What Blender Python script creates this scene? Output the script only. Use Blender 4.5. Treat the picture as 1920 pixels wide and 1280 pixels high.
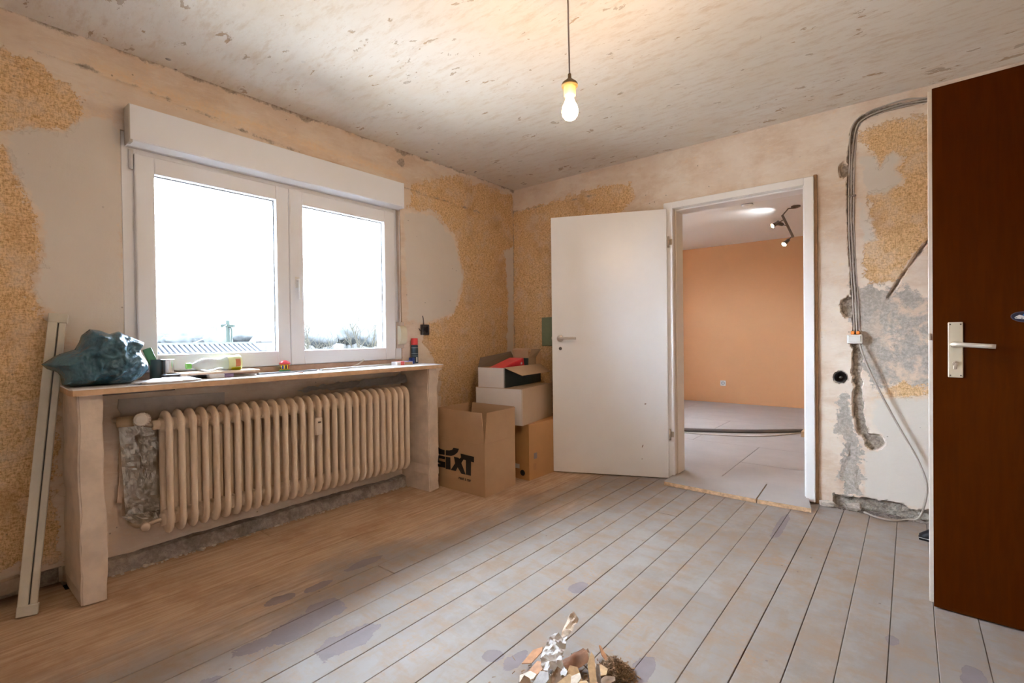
import bpy, bmesh, math, random
import numpy as np
from mathutils import Vector, Matrix, noise as mnoise

for o in list(bpy.data.objects):
    bpy.data.objects.remove(o, do_unlink=True)
scn = bpy.context.scene
COL = scn.collection
random.seed(7)
rng = np.random.default_rng(7)

# ------------------------------------------------------------------ camera
F_PX = 919.42
C = Vector((2.873, -3.574, 1.065))
YAW, PIT, ROL = math.radians(39.059), math.radians(-0.565), math.radians(-0.72)
_fw = Vector((-math.sin(YAW), math.cos(YAW), 0)); _r = Vector((math.cos(YAW), math.sin(YAW), 0)); _u = Vector((0, 0, 1))
CW = _fw * math.cos(PIT) + _u * math.sin(PIT)
_u2 = -_fw * math.sin(PIT) + _u * math.cos(PIT)
CR = _r * math.cos(ROL) + _u2 * math.sin(ROL)
CU = -_r * math.sin(ROL) + _u2 * math.cos(ROL)
cd = bpy.data.cameras.new('camera'); cam = bpy.data.objects.new('camera', cd); COL.objects.link(cam)
cd.sensor_width = 36; cd.lens = F_PX / 1920 * 36; cd.clip_start = 0.02; cd.clip_end = 3000
cam.matrix_world = Matrix(((CR.x, CU.x, -CW.x, C.x), (CR.y, CU.y, -CW.y, C.y), (CR.z, CU.z, -CW.z, C.z), (0, 0, 0, 1)))
scn.camera = cam

# ------------------------------------------------------------------ world, exposure
SKY = 28.0
w = bpy.data.worlds.new('overcast_sky'); scn.world = w; w.use_nodes = True
bg = w.node_tree.nodes['Background']
bg.inputs['Color'].default_value = (0.80, 0.94, 1.16, 1); bg.inputs['Strength'].default_value = SKY
vs = scn.view_settings
vs.view_transform = 'Standard'; vs.look = 'None'; vs.exposure = 1.36; vs.gamma = 1.0; vs.use_curve_mapping = False
BULB = 170.0

# ------------------------------------------------------------------ pixel -> place helpers (a direction, met with a known plane)
def ray(x, y): return CW + CR * ((x - 960) / F_PX) + CU * ((640 - y) / F_PX)
def onX(x, y, v=0.0): d = ray(x, y); return C + d * ((v - C.x) / d.x)
def onY(x, y, v=0.0): d = ray(x, y); return C + d * ((v - C.y) / d.y)
def onZ(x, y, v=0.0): d = ray(x, y); return C + d * ((v - C.z) / d.z)
def atD(x, y, t): return C + ray(x, y) * t

# ------------------------------------------------------------------ node helpers
def new_mat(name):
    m = bpy.data.materials.new(name); m.use_nodes = True
    nt = m.node_tree; return m, nt, nt.nodes['Principled BSDF']
def L(nt, a, b): nt.links.new(a, b)
def setin(nt, sock, v):
    if hasattr(v, 'is_linked') or isinstance(v, bpy.types.NodeSocket): L(nt, v, sock)
    else: sock.default_value = v
def col4(c): return c if isinstance(c, bpy.types.NodeSocket) else (c[0], c[1], c[2], 1)
def geo(nt): return nt.nodes.new('ShaderNodeNewGeometry').outputs['Position']
def objc(nt): return nt.nodes.new('ShaderNodeTexCoord').outputs['Object']
def mapv(nt, v, scale=(1, 1, 1), rot=(0, 0, 0), loc=(0, 0, 0)):
    n = nt.nodes.new('ShaderNodeMapping'); L(nt, v, n.inputs[0])
    n.inputs['Scale'].default_value = scale; n.inputs['Rotation'].default_value = rot; n.inputs['Location'].default_value = loc
    return n.outputs[0]
def nz(nt, v, s, det=4, ro=.6, dist=0.0):
    n = nt.nodes.new('ShaderNodeTexNoise'); L(nt, v, n.inputs['Vector'])
    n.inputs['Scale'].default_value = s; n.inputs['Detail'].default_value = det
    n.inputs['Roughness'].default_value = ro; n.inputs['Distortion'].default_value = dist
    return n.outputs['Fac']
def vor(nt, v, s, feat='F1', out='Distance', rand=1.0):
    n = nt.nodes.new('ShaderNodeTexVoronoi'); n.feature = feat; L(nt, v, n.inputs['Vector'])
    n.inputs['Scale'].default_value = s; n.inputs['Randomness'].default_value = rand
    return n.outputs[out]
def mth(nt, op, a, b=0.0, c=None):
    n = nt.nodes.new('ShaderNodeMath'); n.operation = op
    setin(nt, n.inputs[0], a); setin(nt, n.inputs[1], b)
    if c is not None: setin(nt, n.inputs[2], c)
    return n.outputs[0]
def ss(nt, v, lo, hi, a=0.0, b=1.0, lin=False):
    n = nt.nodes.new('ShaderNodeMapRange'); n.interpolation_type = 'LINEAR' if lin else 'SMOOTHSTEP'
    setin(nt, n.inputs['Value'], v); n.inputs['From Min'].default_value = lo; n.inputs['From Max'].default_value = hi
    n.inputs['To Min'].default_value = a; n.inputs['To Max'].default_value = b
    return n.outputs['Result']
def mixc(nt, f, a, b, mode='MIX'):
    n = nt.nodes.new('ShaderNodeMix'); n.data_type = 'RGBA'; n.blend_type = mode
    setin(nt, n.inputs[0], f); setin(nt, n.inputs[6], col4(a)); setin(nt, n.inputs[7], col4(b))
    return n.outputs[2]
def attr(nt, name):
    n = nt.nodes.new('ShaderNodeAttribute'); n.attribute_name = name; return n.outputs['Fac']
def bump(nt, bsdf, h, strength=.5, dist=.01):
    n = nt.nodes.new('ShaderNodeBump'); n.inputs['Strength'].default_value = strength; n.inputs['Distance'].default_value = dist
    L(nt, h, n.inputs['Height']); L(nt, n.outputs['Normal'], bsdf.inputs['Normal'])
def sep(nt, v):
    n = nt.nodes.new('ShaderNodeSeparateXYZ'); L(nt, v, n.inputs[0]); return n.outputs
MATS = {}
def simple(name, c, rough=.6, metal=0.0, var=0.0, vs_=20, bmp=0.0, bs=60, spec=.5, emit=None, es=0, coat=0.0, alpha=1.0, trans=0.0):
    if name in MATS: return MATS[name]
    m, nt, b = new_mat(name)
    p = objc(nt)
    if var:
        f = nz(nt, p, vs_, 4)
        L(nt, mixc(nt, ss(nt, f, .3, .7), tuple(k * (1 - var) for k in c), tuple(min(1, k * (1 + var)) for k in c)), b.inputs['Base Color'])
    else: b.inputs['Base Color'].default_value = (*c, 1)
    b.inputs['Roughness'].default_value = rough; b.inputs['Metallic'].default_value = metal
    b.inputs['Specular IOR Level'].default_value = spec
    if coat: b.inputs['Coat Weight'].default_value = coat
    if trans: b.inputs['Transmission Weight'].default_value = trans
    if alpha < 1: b.inputs['Alpha'].default_value = alpha
    if bmp: bump(nt, b, nz(nt, p, bs, 5), bmp, .004)
    if emit: b.inputs['Emission Color'].default_value = (*emit, 1); b.inputs['Emission Strength'].default_value = es
    MATS[name] = m; return m

# ------------------------------------------------------------------ mesh helpers
def link(o, parent=None):
    COL.objects.link(o)
    if parent is not None:
        o.parent = parent
        o.matrix_parent_inverse = PINV.get(parent.name, Matrix.Identity(4))
    return o
PINV = {}
def obj(name, bm, mat, parent=None, smooth=False, kind=None):
    me = bpy.data.meshes.new(name)
    bmesh.ops.recalc_face_normals(bm, faces=bm.faces[:])
    bm.to_mesh(me); bm.free()
    if smooth: me.shade_smooth() if hasattr(me, 'shade_smooth') else None
    if isinstance(mat, (list, tuple)):
        for k in mat: me.materials.append(k)
    else: me.materials.append(mat)
    o = bpy.data.objects.new(name, me); link(o, parent)
    if kind: o['kind'] = kind
    return o
def tag(o, label, cat=None, group=None, kind=None):
    o['label'] = label
    if cat: o['category'] = cat
    if group: o['group'] = group
    if kind: o['kind'] = kind
    return o
def thing(name, label, cat, loc, group=None, kind=None):
    o = bpy.data.objects.new(name, None); COL.objects.link(o); o.empty_display_size = .05
    o.location = loc; PINV[o.name] = Matrix.Translation(-Vector(loc))
    return tag(o, label, cat, group, kind)
def NB(): return bmesh.new()
def box(bm, x0, x1, y0, y1, z0, z1, bev=0.0, seg=1):
    return obox(bm, Vector(((x0 + x1) / 2, (y0 + y1) / 2, (z0 + z1) / 2)), (abs(x1 - x0) / 2, abs(y1 - y0) / 2, abs(z1 - z0) / 2), None, bev, seg)
def obox(bm, c, h, axes=None, bev=0.0, seg=1):
    ax = axes or (Vector((1, 0, 0)), Vector((0, 1, 0)), Vector((0, 0, 1)))
    vs_ = []
    for sx in (-1, 1):
        for sy in (-1, 1):
            for sz in (-1, 1):
                vs_.append(bm.verts.new(Vector(c) + ax[0] * (sx * h[0]) + ax[1] * (sy * h[1]) + ax[2] * (sz * h[2])))
    fs = [bm.faces.new([vs_[i] for i in q]) for q in ((0, 1, 3, 2), (4, 6, 7, 5), (0, 4, 5, 1), (2, 3, 7, 6), (0, 2, 6, 4), (1, 5, 7, 3))]
    if bev:
        es = list({e for f in fs for e in f.edges})
        bmesh.ops.bevel(bm, geom=es, offset=bev, segments=seg, affect='EDGES', profile=.5)
    return vs_
def frame_of(d):
    d = Vector(d).normalized(); a = Vector((0, 0, 1)) if abs(d.z) < .9 else Vector((1, 0, 0))
    u = d.cross(a).normalized(); return d, u, d.cross(u).normalized()
def tube(bm, pts, r, seg=8, closed=False, rb=None, up=None):
    """sweep an ellipse (r along u, rb along v) on a path"""
    pts = [Vector(p) for p in pts]; n = len(pts); rings = []
    for i, p in enumerate(pts):
        if closed: t = pts[(i + 1) % n] - pts[i - 1]
        else: t = pts[min(i + 1, n - 1)] - pts[max(i - 1, 0)]
        t.normalize()
        if up is not None: u = Vector(up); v = t.cross(u).normalized()
        elif i == 0 or not rings: _, u, v = frame_of(t)
        else:
            u = (u - t * u.dot(t)).normalized(); v = t.cross(u).normalized()
        ra = r[i] if isinstance(r, (list, tuple)) else r; rbb = ra if rb is None else rb
        rings.append([bm.verts.new(p + u * (ra * math.cos(2 * math.pi * k / seg)) + v * (rbb * math.sin(2 * math.pi * k / seg))) for k in range(seg)])
    for i in range(n if closed else n - 1):
        A, B = rings[i], rings[(i + 1) % n]
        for k in range(seg): bm.faces.new((A[k], A[(k + 1) % seg], B[(k + 1) % seg], B[k]))
    if not closed:
        bm.faces.new(rings[0]); bm.faces.new(rings[-1])
def lathe(bm, o, axis, prof, seg=20):
    d, u, v = frame_of(axis); o = Vector(o); rings = []
    for r, h in prof:
        if r < 1e-6: rings.append([bm.verts.new(o + d * h)])
        else: rings.append([bm.verts.new(o + d * h + u * (r * math.cos(2 * math.pi * k / seg)) + v * (r * math.sin(2 * math.pi * k / seg))) for k in range(seg)])
    for A, B in zip(rings, rings[1:]):
        if len(A) == 1 and len(B) == 1: continue
        for k in range(seg):
            k2 = (k + 1) % seg
            if len(A) == 1: bm.faces.new((A[0], B[k], B[k2]))
            elif len(B) == 1: bm.faces.new((A[k], A[k2], B[0]))
            else: bm.faces.new((A[k], A[k2], B[k2], B[k]))
    if len(rings[0]) > 1: bm.faces.new(rings[0])
    if len(rings[-1]) > 1: bm.faces.new(rings[-1])
def prism(bm, pts, off):
    """polygon (list of points) extruded by vector off"""
    a = [bm.verts.new(Vector(p)) for p in pts]; b = [bm.verts.new(Vector(p) + Vector(off)) for p in pts]
    n = len(a); bm.faces.new(a); bm.faces.new(b[::-1])
    for i in range(n): bm.faces.new((a[i], a[(i + 1) % n], b[(i + 1) % n], b[i]))
def smooth_path(pts, n=6):
    pts = [Vector(p) for p in pts]; out = []
    P = [pts[0] * 2 - pts[1]] + pts + [pts[-1] * 2 - pts[-2]]
    for i in range(1, len(P) - 2):
        for k in range(n):
            t = k / n; a, b, c, d = P[i - 1], P[i], P[i + 1], P[i + 2]
            out.append(.5 * ((2 * b) + (c - a) * t + (2 * a - 5 * b + 4 * c - d) * t * t + (3 * b - a - 3 * c + d) * t ** 3))
    out.append(pts[-1]); return out

# numpy fields for the worn walls
def vnoise(x, y, s, seed=0):
    x = x * s; y = y * s; xi = np.floor(x).astype(int); yi = np.floor(y).astype(int); fx = x - xi; fy = y - yi
    fx = fx * fx * (3 - 2 * fx); fy = fy * fy * (3 - 2 * fy)
    def h(a, b):
        k = np.sin(a * 127.1 + b * 311.7 + seed * 74.7) * 43758.5453; return k - np.floor(k)
    return (h(xi, yi) * (1 - fx) + h(xi + 1, yi) * fx) * (1 - fy) + (h(xi, yi + 1) * (1 - fx) + h(xi + 1, yi + 1) * fx) * fy
def fbm(x, y, s, seed=0, o=4):
    t = 0; a = .5
    for k in range(o): t = t + a * vnoise(x, y, s * 2 ** k, seed + k); a *= .5
    return t / (1 - .5 ** o)
def seg_d(x, y, a, b):
    dx, dy = b[0] - a[0], b[1] - a[1]; l = dx * dx + dy * dy + 1e-12
    t = np.clip(((x - a[0]) * dx + (y - a[1]) * dy) / l, 0, 1); return np.hypot(x - a[0] - t * dx, y - a[1] - t * dy)
def poly_sdf(x, y, P):
    """signed distance, positive inside"""
    d = np.full(x.shape, 9.0); ins = np.zeros(x.shape, bool); n = len(P)
    for i in range(n):
        a, b = P[i], P[(i + 1) % n]; d = np.minimum(d, seg_d(x, y, a, b))
        c = (a[1] > y) != (b[1] > y); xx = (b[0] - a[0]) * (y - a[1]) / (b[1] - a[1] + 1e-12) + a[0]; ins ^= c & (x < xx)
    return np.where(ins, d, -d)
def path_d(x, y, P):
    d = np.full(x.shape, 9.0)
    for a, b in zip(P, P[1:]): d = np.minimum(d, seg_d(x, y, a, b))
    return d
H = 2.422

def skin_wall(name, us, vs_, holes, place, fields, depth, backs, mat):
    """a worn wall: fine front skin (displaced by depth, into the wall), reveals round its holes, solid core behind"""
    U, V = np.meshgrid(us, vs_, indexing='ij'); D = depth(U, V)
    nu, nv = U.shape; vid = -np.ones((nu, nv), int); verts = []; att = {k: [] for k in fields}
    F = {k: f(U, V) for k, f in fields.items()}
    cu = (us[:-1] + us[1:]) / 2; cv = (vs_[:-1] + vs_[1:]) / 2
    CU_, CV_ = np.meshgrid(cu, cv, indexing='ij'); keep = np.ones(CU_.shape, bool)
    for (a, b, c, d) in holes: keep &= ~((CU_ > a) & (CU_ < b) & (CV_ > c) & (CV_ < d))
    used = np.zeros((nu, nv), bool); used[:-1, :-1] |= keep; used[1:, :-1] |= keep; used[:-1, 1:] |= keep; used[1:, 1:] |= keep
    vid[used] = np.arange(used.sum())
    for u, v, d in zip(U[used], V[used], D[used]): verts.append(place(u, v, d))
    for k in fields: att[k] = list(F[k][used])
    ii, jj = np.nonzero(keep)
    faces = [(int(vid[i, j]), int(vid[i + 1, j]), int(vid[i + 1, j + 1]), int(vid[i, j + 1])) for i, j in zip(ii, jj)]
    def addq(ps):
        n = len(verts); verts.extend(ps); faces.append(tuple(range(n, n + len(ps))))
        for k in fields: att[k].extend([-1.0] * len(ps))
    for (a, b, c, d, dep) in backs['reveals']:
        for (u0, v0, u1, v1) in ((a, c, b, c), (b, c, b, d), (b, d, a, d), (a, d, a, c)):
            addq([place(u0, v0, -.001), place(u1, v1, -.001), place(u1, v1, dep), place(u0, v0, dep)])
    for (a, b, c, d, d0, d1) in backs['core']:
        p = [place(u, v, dd) for dd in (d0, d1) for u, v in ((a, c), (b, c), (b, d), (a, d))]
        for q in ((0, 1, 2, 3), (7, 6, 5, 4), (0, 4, 5, 1), (1, 5, 6, 2), (2, 6, 7, 3), (3, 7, 4, 0)): addq([p[i] for i in q])
    me = bpy.data.meshes.new(name); me.from_pydata(verts, [], faces); me.update()
    for k in fields:
        a = me.attributes.new(k, 'FLOAT', 'POINT'); a.data.foreach_set('value', np.array(att[k], np.float32))
    me.materials.append(mat)
    o = bpy.data.objects.new(name, me); COL.objects.link(o); return o

# ------------------------------------------------------------------ materials of the shell
def worn_wall(name, base_a, base_b, paper_a, paper_b, filler, concrete, peach):
    m, nt, b = new_mat(name); p = geo(nt)
    big = nz(nt, p, 1.7, 5); mid = nz(nt, p, 9, 5, .65); fine = nz(nt, p, 55, 4, .7); grit = nz(nt, p, 160, 3, .7)
    c = mixc(nt, ss(nt, big, .35, .65), base_a, base_b)
    c = mixc(nt, ss(nt, mid, .52, .75, 0, .30), c, tuple(k * .78 for k in base_a))
    c = mixc(nt, ss(nt, nz(nt, mapv(nt, p, (1, .55, 1.9)), 3.4, 6, .72), .44, .68, 0, .50), c, (.60, .41, .27))
    c = mixc(nt, ss(nt, nz(nt, mapv(nt, p, (.6, .6, 2.4)), 14, 6, .75, .6), .52, .68, 0, .35), c, (.86, .79, .71))
    # faint ochre traces everywhere on the bare plaster
    tr = mth(nt, 'MULTIPLY', ss(nt, nz(nt, mapv(nt, p, (1, 1, 2.6)), 4.5, 6, .7), .50, .70), ss(nt, fine, .42, .62))
    c = mixc(nt, mth(nt, 'MULTIPLY', tr, .38), c, paper_a)
    # woven remains of old wallpaper
    wv = nz(nt, mapv(nt, p, (1, 1, .4)), 150, 4, .8); wh = nz(nt, mapv(nt, p, (.4, .4, 1.5)), 110, 4, .8)
    tex = mth(nt, 'ADD', mth(nt, 'MULTIPLY', wv, .55), mth(nt, 'MULTIPLY', wh, .55))
    pc = mixc(nt, ss(nt, tex, .42, .64), paper_b, paper_a)
    pc = mixc(nt, ss(nt, nz(nt, p, 6, 6, .7), .46, .70, 0, .45), pc, tuple(k * .9 for k in base_b))
    pc = mixc(nt, ss(nt, nz(nt, p, 3.1, 5, .65), .50, .68, 0, .45), pc, paper_b)
    wash = mth(nt, 'MULTIPLY', ss(nt, mth(nt, 'ADD', attr(nt, 'wash'), mth(nt, 'MULTIPLY', mth(nt, 'SUBTRACT', nz(nt, mapv(nt, p, (1, .5, 2.2)), 7, 6, .7), .5), .16)), -.05, .06), ss(nt, fine, .30, .65, .25, .75))
    c = mixc(nt, wash, c, paper_a)
    e = mth(nt, 'ADD', mth(nt, 'MULTIPLY', mth(nt, 'SUBTRACT', nz(nt, p, 12, 6, .72), .5), .22), mth(nt, 'MULTIPLY', mth(nt, 'SUBTRACT', fine, .5), .05))
    pm = ss(nt, mth(nt, 'ADD', attr(nt, 'paper'), e), -.006, .008)
    pm = mth(nt, 'MULTIPLY', pm, ss(nt, nz(nt, p, 26, 5, .7), .26, .36, .15, 1))
    c = mixc(nt, pm, c, pc)
    fm = ss(nt, mth(nt, 'ADD', attr(nt, 'filler'), mth(nt, 'MULTIPLY', e, .5)), -.012, .012)
    fc = mixc(nt, ss(nt, big, .3, .7), filler, tuple(k * .93 for k in filler))
    fc = mixc(nt, ss(nt, nz(nt, p, 30, 4), .66, .74, 0, .25), fc, paper_a)
    c = mixc(nt, mth(nt, 'MULTIPLY', fm, .93), c, fc)
    cm = ss(nt, mth(nt, 'ADD', attr(nt, 'concrete'), e), -.006, .006)
    cc = mixc(nt, ss(nt, fine, .35, .7), tuple(k * .68 for k in concrete), concrete)
    blob = ss(nt, nz(nt, p, 9, 6, .65, .4), .46, .62, 0, .85)
    cc = mixc(nt, mth(nt, 'MULTIPLY', blob, attr(nt, 'peachy')), cc, peach)
    c = mixc(nt, cm, c, cc)
    # chips, pin holes, dark crumbs
    sp = mth(nt, 'MULTIPLY', ss(nt, vor(nt, p, 17), .06, .09, 1, 0), ss(nt, nz(nt, p, 5, 3), .50, .56))
    c = mixc(nt, mth(nt, 'MULTIPLY', sp, .55), c, (.17, .12, .09))
    dm = ss(nt, mth(nt, 'ADD', attr(nt, 'dirt_shade'), mth(nt, 'MULTIPLY', e, .35)), -.004, .010)
    c = mixc(nt, mth(nt, 'MULTIPLY', dm, ss(nt, mid, .25, .6, .45, .9)), c, mixc(nt, ss(nt, fine, .35, .65), (.20, .16, .125), (.42, .35, .275)))
    L(nt, c, b.inputs['Base Color']); b.inputs['Roughness'].default_value = .92; b.inputs['Specular IOR Level'].default_value = .15
    h = mth(nt, 'ADD', mth(nt, 'MULTIPLY', pm, mth(nt, 'ADD', mth(nt, 'MULTIPLY', tex, .9), .35)), mth(nt, 'MULTIPLY', mid, .35))
    h = mth(nt, 'ADD', h, mth(nt, 'MULTIPLY', cm, mth(nt, 'ADD', mth(nt, 'MULTIPLY', mth(nt, 'ADD', grit, fine), .9), -.9)))
    h = mth(nt, 'ADD', h, mth(nt, 'MULTIPLY', grit, .12))
    bump(nt, b, h, .55, .006); return m
m_wall = worn_wall('worn_plaster', (.72, .58, .46), (.81, .70, .59), (.86, .60, .33), (.46, .25, .10), (.74, .67, .59), (.57, .51, .44), (.80, .62, .47))

def mat_ceiling():
    m, nt, b = new_mat('flaking_ceiling_paint'); p = geo(nt)
    big = nz(nt, p, 1.1, 5); mid = nz(nt, p, 7, 5, .65); fine = nz(nt, p, 60, 4, .7)
    c = mixc(nt, ss(nt, big, .35, .65), (.73, .66, .56), (.77, .715, .635))
    st = nz(nt, mapv(nt, p, (1.0, 3.2, 1), (0, 0, .5)), 5.5, 6, .72)
    c = mixc(nt, ss(nt, st, .52, .68, 0, .45), c, (.60, .46, .31))
    xx_, yy_, zz_ = sep(nt, p)
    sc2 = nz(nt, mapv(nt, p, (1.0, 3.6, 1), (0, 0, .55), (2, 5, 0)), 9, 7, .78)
    c = mixc(nt, mth(nt, 'MULTIPLY', ss(nt, sc2, .47, .66), ss(nt, xx_, .6, 3.2, .22, .50, True)), c, (.56, .41, .27))  # tan scrapes, strengthened with x to paint in the light falling off rightward
    c = mixc(nt, ss(nt, nz(nt, p, 2.4, 6, .7), .48, .66, 0, .30), c, (.70, .57, .42))
    s1 = mth(nt, 'ADD', nz(nt, mapv(nt, p, (1, 1.9, 1), (0, 0, .45)), 7.5, 5, .62, .3), mth(nt, 'MULTIPLY', mth(nt, 'SUBTRACT', big, .5), .18))
    f1 = ss(nt, s1, .645, .664); c = mixc(nt, mth(nt, 'MULTIPLY', f1, .8), c, mixc(nt, ss(nt, mid, .4, .6), (.42, .27, .14), (.46, .38, .29)))
    s2 = nz(nt, mapv(nt, p, (1, 2.4, 1), (0, 0, .4), (3, 1, 0)), 19, 4, .6)
    f2 = mth(nt, 'MULTIPLY', ss(nt, s2, .64, .68), ss(nt, nz(nt, p, 2.2, 3), .44, .58)); c = mixc(nt, mth(nt, 'MULTIPLY', f2, .5), c, (.46, .34, .22))
    x, y, z = sep(nt, p)
    edge = ss(nt, x, .0, .75, 1, 0)
    sp = mth(nt, 'MULTIPLY', ss(nt, vor(nt, mapv(nt, p, (1, 1.0, 1)), 10), .10, .14, 1, 0), ss(nt, nz(nt, p, 3.1, 3), .47, .55))
    c = mixc(nt, mth(nt, 'MULTIPLY', mth(nt, 'MULTIPLY', sp, edge), .8), c, (.13, .11, .10))
    L(nt, c, b.inputs['Base Color']); b.inputs['Roughness'].default_value = .9; b.inputs['Specular IOR Level'].default_value = .2
    h = mth(nt, 'SUBTRACT', mth(nt, 'MULTIPLY', mid, .25), mth(nt, 'ADD', f1, f2)); h = mth(nt, 'ADD', h, mth(nt, 'MULTIPLY', fine, .12))
    bump(nt, b, h, .35, .004); return m
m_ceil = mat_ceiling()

def mat_floor():
    m, nt, b = new_mat('worn_painted_planks'); p = geo(nt); x, y, z = sep(nt, p)
    rnd = nt.nodes.new('ShaderNodeObjectInfo').outputs['Random']
    off = nt.nodes.new('ShaderNodeVectorMath'); off.operation = 'ADD'; L(nt, p, off.inputs[0])
    cmb = nt.nodes.new('ShaderNodeCombineXYZ'); L(nt, mth(nt, 'MULTIPLY', rnd, 7.0), cmb.inputs[1]); L(nt, cmb.outputs[0], off.inputs[1]); q = off.outputs[0]
    gr = nz(nt, mapv(nt, q, (26, 1.6, 1)), 2.2, 6, .65, .25); grf = nz(nt, mapv(nt, q, (90, 4, 1)), 2.0, 3, .6)
    big = nz(nt, p, 1.5, 5, .6); mid = nz(nt, p, 7, 5, .65); fine = nz(nt, p, 70, 4, .7)
    wood = mixc(nt, ss(nt, gr, .32, .68), (.43, .27, .16), (.62, .44, .30))
    wood = mixc(nt, ss(nt, grf, .5, .75, 0, .35), wood, (.22, .125, .07))
    wood = mixc(nt, mth(nt, 'MULTIPLY', rnd, .22), wood, (.55, .40, .26))
    wood = mixc(nt, ss(nt, nz(nt, p, 2.6, 5, .65), .46, .68, 0, .50), wood, (.32, .17, .085))
    paint = mixc(nt, ss(nt, big, .35, .65), (.268, .226, .196), (.318, .279, .250))
    paint = mixc(nt, mth(nt, 'MULTIPLY', rnd, .25), paint, (.285, .25, .235))
    # ochre wear streaks along and across the boards
    st = nz(nt, mapv(nt, q, (2.2, 5.5, 1), (0, 0, .3)), 2.4, 6, .72)
    paint = mixc(nt, ss(nt, st, .46, .64, 0, .60), paint, (.31, .21, .138))
    paint = mixc(nt, mth(nt, 'MULTIPLY', ss(nt, nz(nt, p, 3.6, 6, .75), .53, .66), ss(nt, fine, .42, .6, 0, .6)), paint, (.38, .22, .11))
    paint = mixc(nt, ss(nt, nz(nt, mapv(nt, q, (5, 1.8, 1)), 1.7, 7, .75), .44, .66, 0, .55), paint, (.30, .20, .128))
    paint = mixc(nt, ss(nt, nz(nt, mapv(nt, p, (1, 1, 1), (0, 0, 0), (7, 3, 0)), 2.3, 7, .72), .50, .64, 0, .45), paint, (.355, .325, .30))
    # bare timber near the window wall, growing back towards the far wall
    s = mth(nt, 'SUBTRACT', x, mth(nt, 'MULTIPLY', ss(nt, y, -2.2, .0, 0, 1, True), .35))
    pe = mth(nt, 'ADD', s, mth(nt, 'MULTIPLY', mth(nt, 'SUBTRACT', nz(nt, mapv(nt, p, (1, .45, 1)), 2.6, 6, .62), .5), 1.5))
    pm = ss(nt, pe, .55, 1.12)
    c = mixc(nt, pm, wood, paint)
    # lilac islands of an older coat
    lv = nz(nt, mapv(nt, p, (1.3, .75, 1), (0, 0, 0), (4.1, 2.2, 0)), 4.3, 3, .5, .6)
    bandx = mth(nt, 'MULTIPLY', ss(nt, x, .85, 1.05), ss(nt, x, 1.5, 2.6, 1, .25))
    wob = mth(nt, 'MULTIPLY', mth(nt, 'SUBTRACT', nz(nt, p, 8, 6, .62), .5), 2.2); fld = None
    for (cx_, cy_, rx_, ry_) in ((.865, -2.62, .035, .07), (.887, -2.47, .028, .065), (1.10, -2.67, .060, .21), (1.04, -2.55, .03, .06), (1.33, -2.62, .055, .12), (.862, -2.22, .03, .09), (1.785, -2.356, .032, .03), (1.78, -1.795, .036, .05), (1.86, -2.33, .028, .06), (2.315, -.50, .024, .26), (2.207, -2.10, .034, .08), (1.18, -3.1, .05, .12), (3.02, -1.55, .03, .09), (2.96, -1.72, .035, .06), (2.82, -1.45, .02, .03), (1.62, -2.9, .04, .08)):
        a_ = mth(nt, 'POWER', mth(nt, 'ABSOLUTE', mth(nt, 'MULTIPLY', mth(nt, 'SUBTRACT', x, cx_), 1 / rx_)), 2.0); b2 = mth(nt, 'POWER', mth(nt, 'ABSOLUTE', mth(nt, 'MULTIPLY', mth(nt, 'SUBTRACT', y, cy_), 1 / ry_)), 2.0)
        e_ = mth(nt, 'SUBTRACT', 1.0, mth(nt, 'POWER', mth(nt, 'ADD', a_, b2), .5)); fld = e_ if fld is None else mth(nt, 'MAXIMUM', fld, e_)
    lm = ss(nt, mth(nt, 'ADD', fld, wob), -.02, .03)
    lm = mth(nt, 'MAXIMUM', lm, mth(nt, 'MULTIPLY', ss(nt, lv, .735, .742), ss(nt, x, .7, .85)))
    c = mixc(nt, mth(nt, 'MULTIPLY', lm, .85), c, mixc(nt, ss(nt, mid, .35, .65), (.19, .152, .155), (.235, .195, .20)))
    sp = mth(nt, 'MULTIPLY', ss(nt, vor(nt, p, 9), .035, .05, 1, 0), ss(nt, mid, .48, .55))
    c = mixc(nt, mth(nt, 'MULTIPLY', sp, .7), c, (.16, .11, .09))
    L(nt, c, b.inputs['Base Color'])
    L(nt, ss(nt, mid, .3, .7, .55, .75), b.inputs['Roughness']); b.inputs['Specular IOR Level'].default_value = .3
    h = mth(nt, 'ADD', mth(nt, 'MULTIPLY', pm, .5), mth(nt, 'ADD', mth(nt, 'MULTIPLY', gr, .35), mth(nt, 'MULTIPLY', fine, .15)))
    h = mth(nt, 'SUBTRACT', h, mth(nt, 'MULTIPLY', lm, .3))
    bump(nt, b, h, .35, .004); return m
m_floor = mat_floor()
m_white_lacquer = simple('white_lacquer', (.88, .86, .84), .35, var=.02, vs_=4)
m_pvc = simple('white_window_pvc', (.86, .88, .92), .3)
m_board_edge = simple('raw_chipboard_edge', (.58, .38, .22), .8, var=.25, vs_=35, bmp=.3)
m_chip = m_board_edge

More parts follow.
